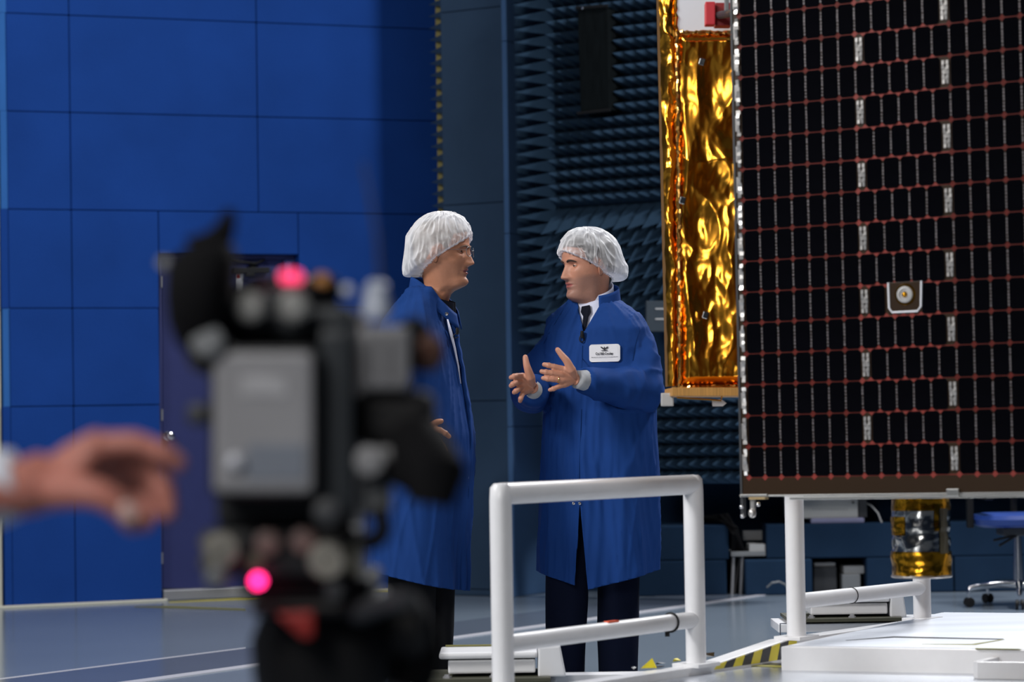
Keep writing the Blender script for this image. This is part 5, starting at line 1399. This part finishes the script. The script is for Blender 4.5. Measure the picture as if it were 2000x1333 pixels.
MB().tube(spline([P(x, y, D - .075) for x, y in ((893, 650), (886, 656), (888, 661), (896, 658))]), .0018, 6).build('microphone_cable', 'black', man2)
cuff(el_r, P(829, 849, h0 + .01), .044, .036, .06, man2)
cuff(el_l, wr_l, .042, .034, .06, man2)
ring_on(P(852, 871.5, h0 - .0125), (P(858, 882, h0) - P(842, 857, h0)).normalized(), .0112, .0020, 'ring', 'gold_ring', man2)
tr = MB()
tr.tube([legL[0], legL[0].lerp(legL[1], .3), legL[1], legL[1].lerp(legL[2], .5), legL[2] + Vector((0, 0, -.02))], [.08, .090, .086, .084, .078], 24)
tr.tube([legR[0], legR[0].lerp(legR[1], .3), legR[1], legR[1].lerp(legR[2], .5), legR[2] + Vector((0, 0, -.02))], [.08, .092, .088, .086, .080], 24)
garment(tr, .009, 3, lambda v, n: .004 * ridge(Vector((v.x * 12, v.y * 12, v.z * 3)))).build('trousers', 'charcoal', man2, smooth=2, fix=False)
for lg in (legL, legR):
    mb = MB(); shoe(mb, (lg[2].x, lg[2].y, 0), yaw_b); mb.build('shoe', 'black', man2, smooth=2)

# ============================ camera operator: only the reaching hand is in the picture, the rest stands left of it
D = 2.5
body = MB(); body.stub = False; NECK = .2
bx_, by_ = -1.06, 2.62
Mh = head_matrix(Vector((bx_ + .03, by_, 1.68)), math.radians(75))
make_head(body, Mh); ear(body, Mh, 1); ear(body, Mh, -1)
yaw_c = math.radians(78)
body.loft([ring_xy((bx_, by_), a, b, yaw_c, z) for a, b, z in ((.15, .11, .9), (.15, .11, 1.1), (.18, .11, 1.3), (.16, .09, 1.42), (.07, .06, 1.50))])
wr = P(62, 950, D); el = Vector((-.80, 2.42, .98)); sh = Vector((bx_ + .02, by_ - .19, 1.38))
body.tube([sh, sh.lerp(el, .5), el, el.lerp(wr, .5)], [.05, .045, .042, .036], 14)
shL = Vector((bx_, by_ + .19, 1.38)); elL = Vector((bx_ - .03, by_ + .26, 1.08)); wrL = Vector((bx_ + .12, by_ + .25, .86))
body.tube([shL, shL.lerp(elL, .5), elL, elL.lerp(wrL, .5), wrL], [.05, .045, .042, .036, .028], 14)
vs, fs, nr = hand_skin(wrL, [([wrL + Vector((.02 - .004 * k, .03 - .02 * k, -.09)), wrL + Vector((.03, .03 - .02 * k, -.125)), wrL + Vector((.03, .03 - .02 * k, -.15)), wrL + Vector((.02, .03 - .02 * k, -.165 + .006 * abs(k - 1)))], .0095) for k in range(4)], ([wrL + Vector((.03, .03, -.03)), wrL + Vector((.05, .04, -.06)), wrL + Vector((.055, .04, -.085)), wrL + Vector((.055, .035, -.105))], .011), .0125, voxel=.003); body.add(vs, fs)
for s_ in (-1, 1): body.tube([Vector((bx_, by_ + .1 * s_, .9)), Vector((bx_, by_ + .1 * s_, .5)), Vector((bx_, by_ + .1 * s_, .09))], [.085, .06, .045], 14)
fl = [([P(188, 872, D), P(262, 867, D - .004), P(315, 886, D - .004), P(346, 905, D)], .0120),
      ([P(214, 896, D + .022), P(284, 912, D + .022), P(318, 955, D + .018), P(326, 1000, D + .014)], .0122),
      ([P(204, 916, D + .044), P(262, 944, D + .048), P(287, 988, D + .044), P(284, 1022, D + .038)], .0116),
      ([P(188, 936, D + .062), P(236, 966, D + .066), P(256, 1000, D + .062), P(252, 1026, D + .056)], .0104)]
th = ([P(118, 958, D - .016), P(178, 962, D - .028), P(226, 984, D - .028), P(262, 1022, D - .020)], .0128)
vs, fs, nr = hand_skin(P(84, 940, D + .012), fl, th, .0165, arm=([P(90, 938, D + .012), wr, wr.lerp(el, .3), wr.lerp(el, .55)], [.030, .0285, .031, .035])); body.add(vs, fs)
M['skin_hand'] = skin_mat('skin_pink', (.46, .175, .135), .2)
op = body.build('person', ['skin_hand', 'lips'], None, smooth=2, loc=Vector((bx_, by_, 0)))
tag(op, 'person reaching in from the left edge with a blurred hand, index finger out, white cuff', 'person')
shade_skin(op, body); make_eyes(op, Mh); make_hair(op, Mh, 'hair_dark')
for (a, b), w in (((P(236, 984, D - .041), P(262, 1018, D - .033)), .008), ((P(334, 894, D - .006), P(348, 903, D - .003)), .006)):
    MB().ball((a + b) / 2, (w, .004, (b - a).length * .5), 12, 8, R=Matrix.Rotation(-.5, 3, 'Y')).build('nail', mat('nail', (.62, .42, .38), .3, var=0), op, smooth=True)
co = MB()
co.loft([ring_xy((bx_, by_), a, b, yaw_c, z, 40) for a, b, z in ((.23, .17, .45), (.22, .16, .9), (.21, .15, 1.1), (.21, .14, 1.32), (.19, .11, 1.42), (.09, .085, 1.50))])
def slv(s_, e_, w_): co.ball(s_ + Vector((0, 0, -.02)), .085, 16, 10); co.tube([s_, s_.lerp(e_, .3), s_.lerp(e_, .8), e_, e_.lerp(w_, .2), e_.lerp(w_, .6), e_.lerp(w_, .94)], [.06, .066, .064, .062, .058, .050, .042], 20); co.ball(e_, .062, 14, 8)
slv(sh, el, P(8, 966, D)); slv(shL, elL, wrL)
garment(co, .011, 3, lambda v, n: .004 * ridge(v * 6), lambda v, n: v.z < .47, [(Vector((0, 0, .47)), Z)]).build('smock', mat('smock_white', (.70, .72, .80), .7, var=.03), op, smooth=2, fix=False)
MB().tube([P(-60, 968, D), P(-8, 954, D), P(22, 947, D), P(36, 944, D)], [.040, .037, .0345, .033], 24).build('cuff', mat('cuff_white', (.66, .68, .76), .8, var=.03), op, smooth=2)
tr = MB()
for s_ in (-1, 1): tr.tube([Vector((bx_, by_ + .1 * s_, .95)), Vector((bx_, by_ + .1 * s_, .5)), Vector((bx_, by_ + .1 * s_, .07))], [.11, .08, .07], 20)
tr.build('trousers', 'charcoal', op, smooth=2)
for s_ in (-1, 1):
    mb = MB(); shoe(mb, (bx_, by_ + .1 * s_, 0), yaw_c); mb.build('shoe', 'black', op, smooth=2)

# ============================ video camera on a tripod, seen from behind, out of focus
D = 2.7
vc = empty('video_camera', P(560, 1150, D + .15))
tag(vc, 'black broadcast video camera seen from behind with red tally lights, out of focus', 'camera')
V = lambda x, y, o=0.0: P(x, y, D + o)
def vb(nm, x0, y0, x1, y1, o, th, m, par=None, bev=.006, label=None):
    mb = MB(); pbox(mb, x0, y0, x1, y1, D + o, th); return mb.build(nm, m, par or vc, bevel=bev, smooth=False, label=label)
M['vc_body'] = mat('camera_body', (.010, .011, .013), .5, var=.1, spec=.3)
M['vc_grey'] = mat('camera_grey', (.022, .026, .031), .5, var=.1, spec=.3)
bd = vb('camera_body', 420, 606, 692, 1032, .05, .34, 'vc_body', bev=.012)
vb('shoulder_pad', 440, 1012, 690, 1050, .12, .22, 'black_rubber')
vb('top_cover', 436, 596, 690, 660, .02, .30, 'vc_grey', bev=.012)
bt = vb('battery', 408, 676, 622, 972, -.035, .085, 'vc_body', bev=.010)
vb('battery_plate', 415, 686, 611, 963, -.042, .010, mat('battery_plate', (.235, .235, .25), .5, var=.10, scale=9), bt, .008, 'pale grey battery back plate')
vb('battery_label', 470, 735, 560, 775, -.0435, .002, mat('label_silver', (.34, .34, .36), .4, var=.3, scale=30), bt, .001)
vb('battery_sticker', 482, 868, 596, 938, -.0435, .002, mat('sticker_slate', (.16, .18, .22), .5), bt, .001)
MB().ball(V(460, 903, -.046), .009, 14, 8).build('battery_button', mat('button_pale', (.55, .56, .62), .3), bt, smooth=True)
vb('side_rail', 622, 640, 690, 1000, -.005, .06, 'vc_grey', bev=.010)
for x, y in ((436, 690), (640, 1000)): MB().lathe(V(x, y, -.02), [(.014, 0), (.014, .012), (.004, .014)], axis=(0, -1, 0), n=16).build('screw', 'dark_grey', vc)
# carry handle and top fittings
MB().tube([V(470, 600, .05), V(474, 575, .05), V(500, 562, .06), V(600, 566, .14), V(640, 590, .2)], [.012, .014, .015, .015, .014], 12).build('carry_handle', 'vc_grey', vc, smooth=True)
vb('handle_block', 500, 566, 606, 612, .02, .10, 'vc_grey', bev=.008)
for x, y in ((492, 601), (577, 601)): MB().lathe(V(x, y, .0), [(.016, 0), (.016, .018), (.010, .022)], axis=(0, -1, 0), n=20).build('handle_screw', mat('worn_metal', (.30, .30, .29), .45, metal=.5), vc)
def glow(name, col, e): return mat(name, col, .4, var=0, emit=col, estr=e)
tl = vb('tally_lamp', 545, 528, 588, 553, .03, .03, glow('tally_glow', (1.0, .045, .16), 1.3), bev=.006, label='lit pinkish red tally lamp')
vb('tally_base', 544, 553, 592, 584, .035, .03, mat('tally_base', (.12, .02, .03), .5), bev=.004)
mb = MB(); mb.ball(V(628, 566, .06), (.021, .024, .019), 18, 12); mb.build('top_microphone', 'black_rubber', vc, smooth=True)
MB().lathe(V(629, 551, .045), [(.009, 0), (.008, .006), (.003, .008)], axis=(0, -1, .3), n=16).build('amber_highlight', mat('amber', (.40, .17, .03), .4), vc)  # amber disc stands in for the highlight on the dark ball
MB().lathe(V(680, 568, .06), [(.006, 0), (.006, .02), (.004, .022)], axis=(0, -1, 0), n=14).build('side_screw', mat('pale_metal', (.55, .58, .66), .4), vc)
MB().tube([V(640, 572, .07), V(680, 568, .07)], .006, 8).build('screw_arm', 'black', vc)
# viewfinder with rubber eyecup and its upright ear flap
vf = []
for x, y, a, b, o in ((402, 692, .016, .040, .0), (398, 664, .028, .052, .0), (394, 620, .035, .058, -.01), (392, 570, .0365, .060, -.015), (394, 525, .0365, .056, -.015), (398, 498, .034, .046, -.01), (402, 484, .026, .034, -.01), (404, 478, .012, .018, -.01)):
    c = V(x, y, o); vf.append([c + Vector((a * math.copysign(abs(math.cos(t)) ** .75, math.cos(t)), b * math.sin(t), .15 * a * math.cos(t))) for t in [2 * math.pi * i / 28 for i in range(28)]])
eyec = MB().loft(vf).build('viewfinder_eyecup', 'black_rubber', vc, smooth=2, label='black rubber viewfinder eyecup')
MB().tube(spline([V(380, 500, -.01), V(412, 482, -.01), V(432, 460, -.01), V(443, 436, -.01), V(450, 410, -.01)]), list(np.linspace(.022, .0055, 25)), 14).build('eyecup_flap', 'black_rubber', eyec, smooth=2, label='upright rubber flap of the eyecup')
MB().tube([V(400, 690, .03), V(420, 700, .06), V(450, 690, .08)], .022, 12).build('viewfinder_bracket', 'black', vc)
MB().lathe(V(408, 668, -.035), [(.017, 0), (.017, .016), (.010, .020)], axis=(0, -1, 0), n=20).build('viewfinder_knob', 'worn_metal' if 'worn_metal' in M else 'mid_grey', vc)
MB().lathe(V(322, 515, .06), [(.006, 0), (.006, .02)], axis=(0, -1, 0), n=12).build('eyecup_screw', 'mid_grey', vc)
MB().lathe(V(402, 810, .02), [(.012, 0), (.012, .02), (.006, .024)], axis=(-.5, -1, 0), n=16).build('side_knob', 'dark_grey', vc)
# wireless receiver, antenna, cables on the right side
rc = vb('wireless_receiver', 700, 636, 800, 762, .02, .06, mat('receiver_grey', (.16, .16, .17), .5), bev=.008)
vb('receiver_slot', 722, 660, 730, 740, .017, .004, 'dark_grey', rc, .001)
vb('receiver_slot', 756, 660, 764, 740, .017, .004, 'dark_grey', rc, .001)
MB().lathe(V(736, 622, .05), [(.015, 0), (.015, .018), (.011, .028), (.012, .034), (.007, .040)], n=18).build('antenna_base', mat('pale_connector', (.42, .46, .55), .4), rc, smooth=True)
MB().tube([V(736, 600, .05), V(742, 540, .05), V(738, 470, .05), V(722, 380, .05), V(710, 318, .05)], [.0022, .0022, .0020, .0018, .0016], 8).build('antenna', 'dark_grey', rc, smooth=True)
mb = MB(); mb.ball(V(808, 672, .10), (.022, .03, .030), 18, 12); mb.build('lens_hood', 'black_rubber', vc, smooth=True)
MB().lathe(V(826, 690, .09), [(.020, 0), (.022, .01), (.012, .02)], axis=(.4, -1, 0), n=18).build('brown_knob', mat('brown_knob', (.10, .045, .03), .5), vc, smooth=True)
vb('side_module', 692, 762, 846, 872, .04, .14, 'black', bev=.016)
vb('audio_module', 700, 872, 790, 930, .02, .10, mat('module_grey', (.13, .13, .135), .5), bev=.008)
MB().lathe(V(722, 900, .01), [(.015, 0), (.015, .012), (.006, .014)], axis=(0, -1, 0), n=18).build('audio_knob', mat('pale_knob', (.22, .22, .23), .4), vc, smooth=True)
vb('module_foot', 700, 930, 760, 1010, .03, .08, mat('foot_grey', (.09, .095, .10), .5), bev=.010)
MB().tube([V(770, 860, .1), V(820, 880, .04), V(850, 930, .0), V(842, 985, .0)], [.030, .036, .034, .024], 16).build('lens_grip', 'black_rubber', vc, smooth=True)
MB().tube([V(750, 905, .04), V(800, 930, .02), V(860, 940, .0)], [.016, .018, .016], 12).build('grip_strap', 'black_rubber', vc, smooth=True)
MB().tube(spline([V(742, 1000, .03), V(748, 1035, .02), V(735, 1055, .02), V(715, 1060, .03)]), .010, 10).build('cable', 'black_rubber', vc, smooth=True)
# rear connector plate
cp = vb('connector_plate', 392, 1034, 700, 1128, .03, .16, 'vc_body', bev=.010)
for x, y, r in ((437, 1074, .0185), (641, 1094, .020)):
    MB().lathe(V(x, y, .03), [(r, 0), (r, .016), (r * .86, .020), (r * .30, .020), (r * .24, .012)], axis=(0, -1, 0), n=26).build('connector', mat('nickel', (.36, .34, .30), .4, metal=.5, var=.1), cp, smooth=True)
for x, y in ((524, 1060), (594, 1056)):
    MB().lathe(V(x, y, .03), [(.013, 0), (.013, .010), (.008, .012)], axis=(0, -1, 0), n=18).build('socket', mat('socket_rose', (.20, .12, .11), .5), cp, smooth=True)
for x, y in ((405, 1060), (405, 1098), (690, 1075), (690, 1105), (500, 1096)): MB().lathe(V(x, y, .03), [(.008, 0), (.008, .006)], axis=(0, -1, 0), n=12).build('screw', mat('screw_olive', (.16, .15, .11), .4, metal=.5), cp)
MB().lathe(V(425, 1128, .03), [(.013, 0), (.012, .016), (.006, .020)], axis=(0, -1, 0), n=16).build('lower_knob', 'mid_grey', vc, smooth=True)
MB().lathe(V(504, 1135, .02), [(.0062, 0), (.0062, .004), (.003, .006)], axis=(0, -1, 0), n=16).build('rear_lamp', glow('rear_lamp_glow', (1.0, .02, .18), 9.0), vc, smooth=True)
vb('mounting_plate', 470, 1128, 726, 1172, .06, .22, 'black', bev=.008)
# tripod: fluid head, bowl, centre post and three legs down to the floor
tp = empty('tripod', Vector((V(610, 1300).x, D + .17, 0)))
tag(tp, 'black tripod with red trimmed fluid head under the video camera', 'tripod')
def tb(nm, x0, y0, x1, y1, o, th, m, bev=.01):
    mb = MB(); pbox(mb, x0, y0, x1, y1, D + o, th); return mb.build(nm, m, tp, bevel=bev)
mb = MB(); tx = V(610, 1300).x
tb('head_clamp', 486, 1174, 742, 1206, .05, .22, 'black')
hd_ = []
for y, w in ((1206, 132), (1250, 150), (1320, 146), (1400, 124)):
    z = V(610, y, .16).z; r = w / F * D; hd_.append([Vector((tx + r * math.copysign(abs(math.cos(t)) ** .6, math.cos(t)), D + .16 + .8 * r * math.sin(t), z)) for t in [2 * math.pi * i / 32 for i in range(32)]])
MB().loft(hd_[::-1]).build('fluid_head', 'black', tp, smooth=True)
q = [V(x, y, .03) for x, y in ((536, 1200), (612, 1196), (612, 1246), (592, 1250))]
MB().prism(q, (0, .03, 0)).build('red_wedge', mat('wedge_red', (.30, .018, .014), .5), tp, bevel=.004)
MB().lathe(V(748, 1230, .16), [(.03, 0), (.036, .012), (.036, .04), (.02, .05)], axis=(1, 0, 0), n=24).build('drag_dial', 'black', tp, smooth=True)
MB().lathe(V(655, 1155, .02), [(.010, 0), (.010, .014), (.006, .018)], axis=(0, -1, 0), n=16).build('clamp_knob', 'dark_grey', tp)
MB().tube([V(700, 1200, .05), V(752, 1180, -.02), V(800, 1172, -.08)], [.012, .011, .010], 10).build('pan_bar_stub', 'dark_grey', tp, smooth=True)
MB().tube([V(760, 1215, .2), V(800, 1240, .18), V(806, 1290, .18), V(790, 1340, .18)], [.03, .034, .034, .03], 14).build('cable_pouch', 'black_rubber', tp, smooth=True)
zb = V(610, 1395, .16).z
MB().lathe(Vector((tx, D + .16, zb - .06)), [(.03, -.06), (.05, -.02), (.075, .0), (.075, .065)], n=28).build('bowl', 'dark_grey', tp, smooth=True)
for i in range(3):
    t = math.radians(90 + 120 * i); d = Vector((math.cos(t), math.sin(t), 0)); a = Vector((tx, D + .16, zb - .03)) + d * .06; e = Vector((tx, D + .16, .03)) + d * .42
    MB().tube([a, a.lerp(e, .5), e], [.020, .017, .014], 12).build('leg', 'dark_grey', tp, smooth=True)
    MB().lathe(Vector((e.x, e.y, 0)), [(.03, 0), (.03, .012), (.016, .03)], n=16).build('foot', 'black_rubber', tp)
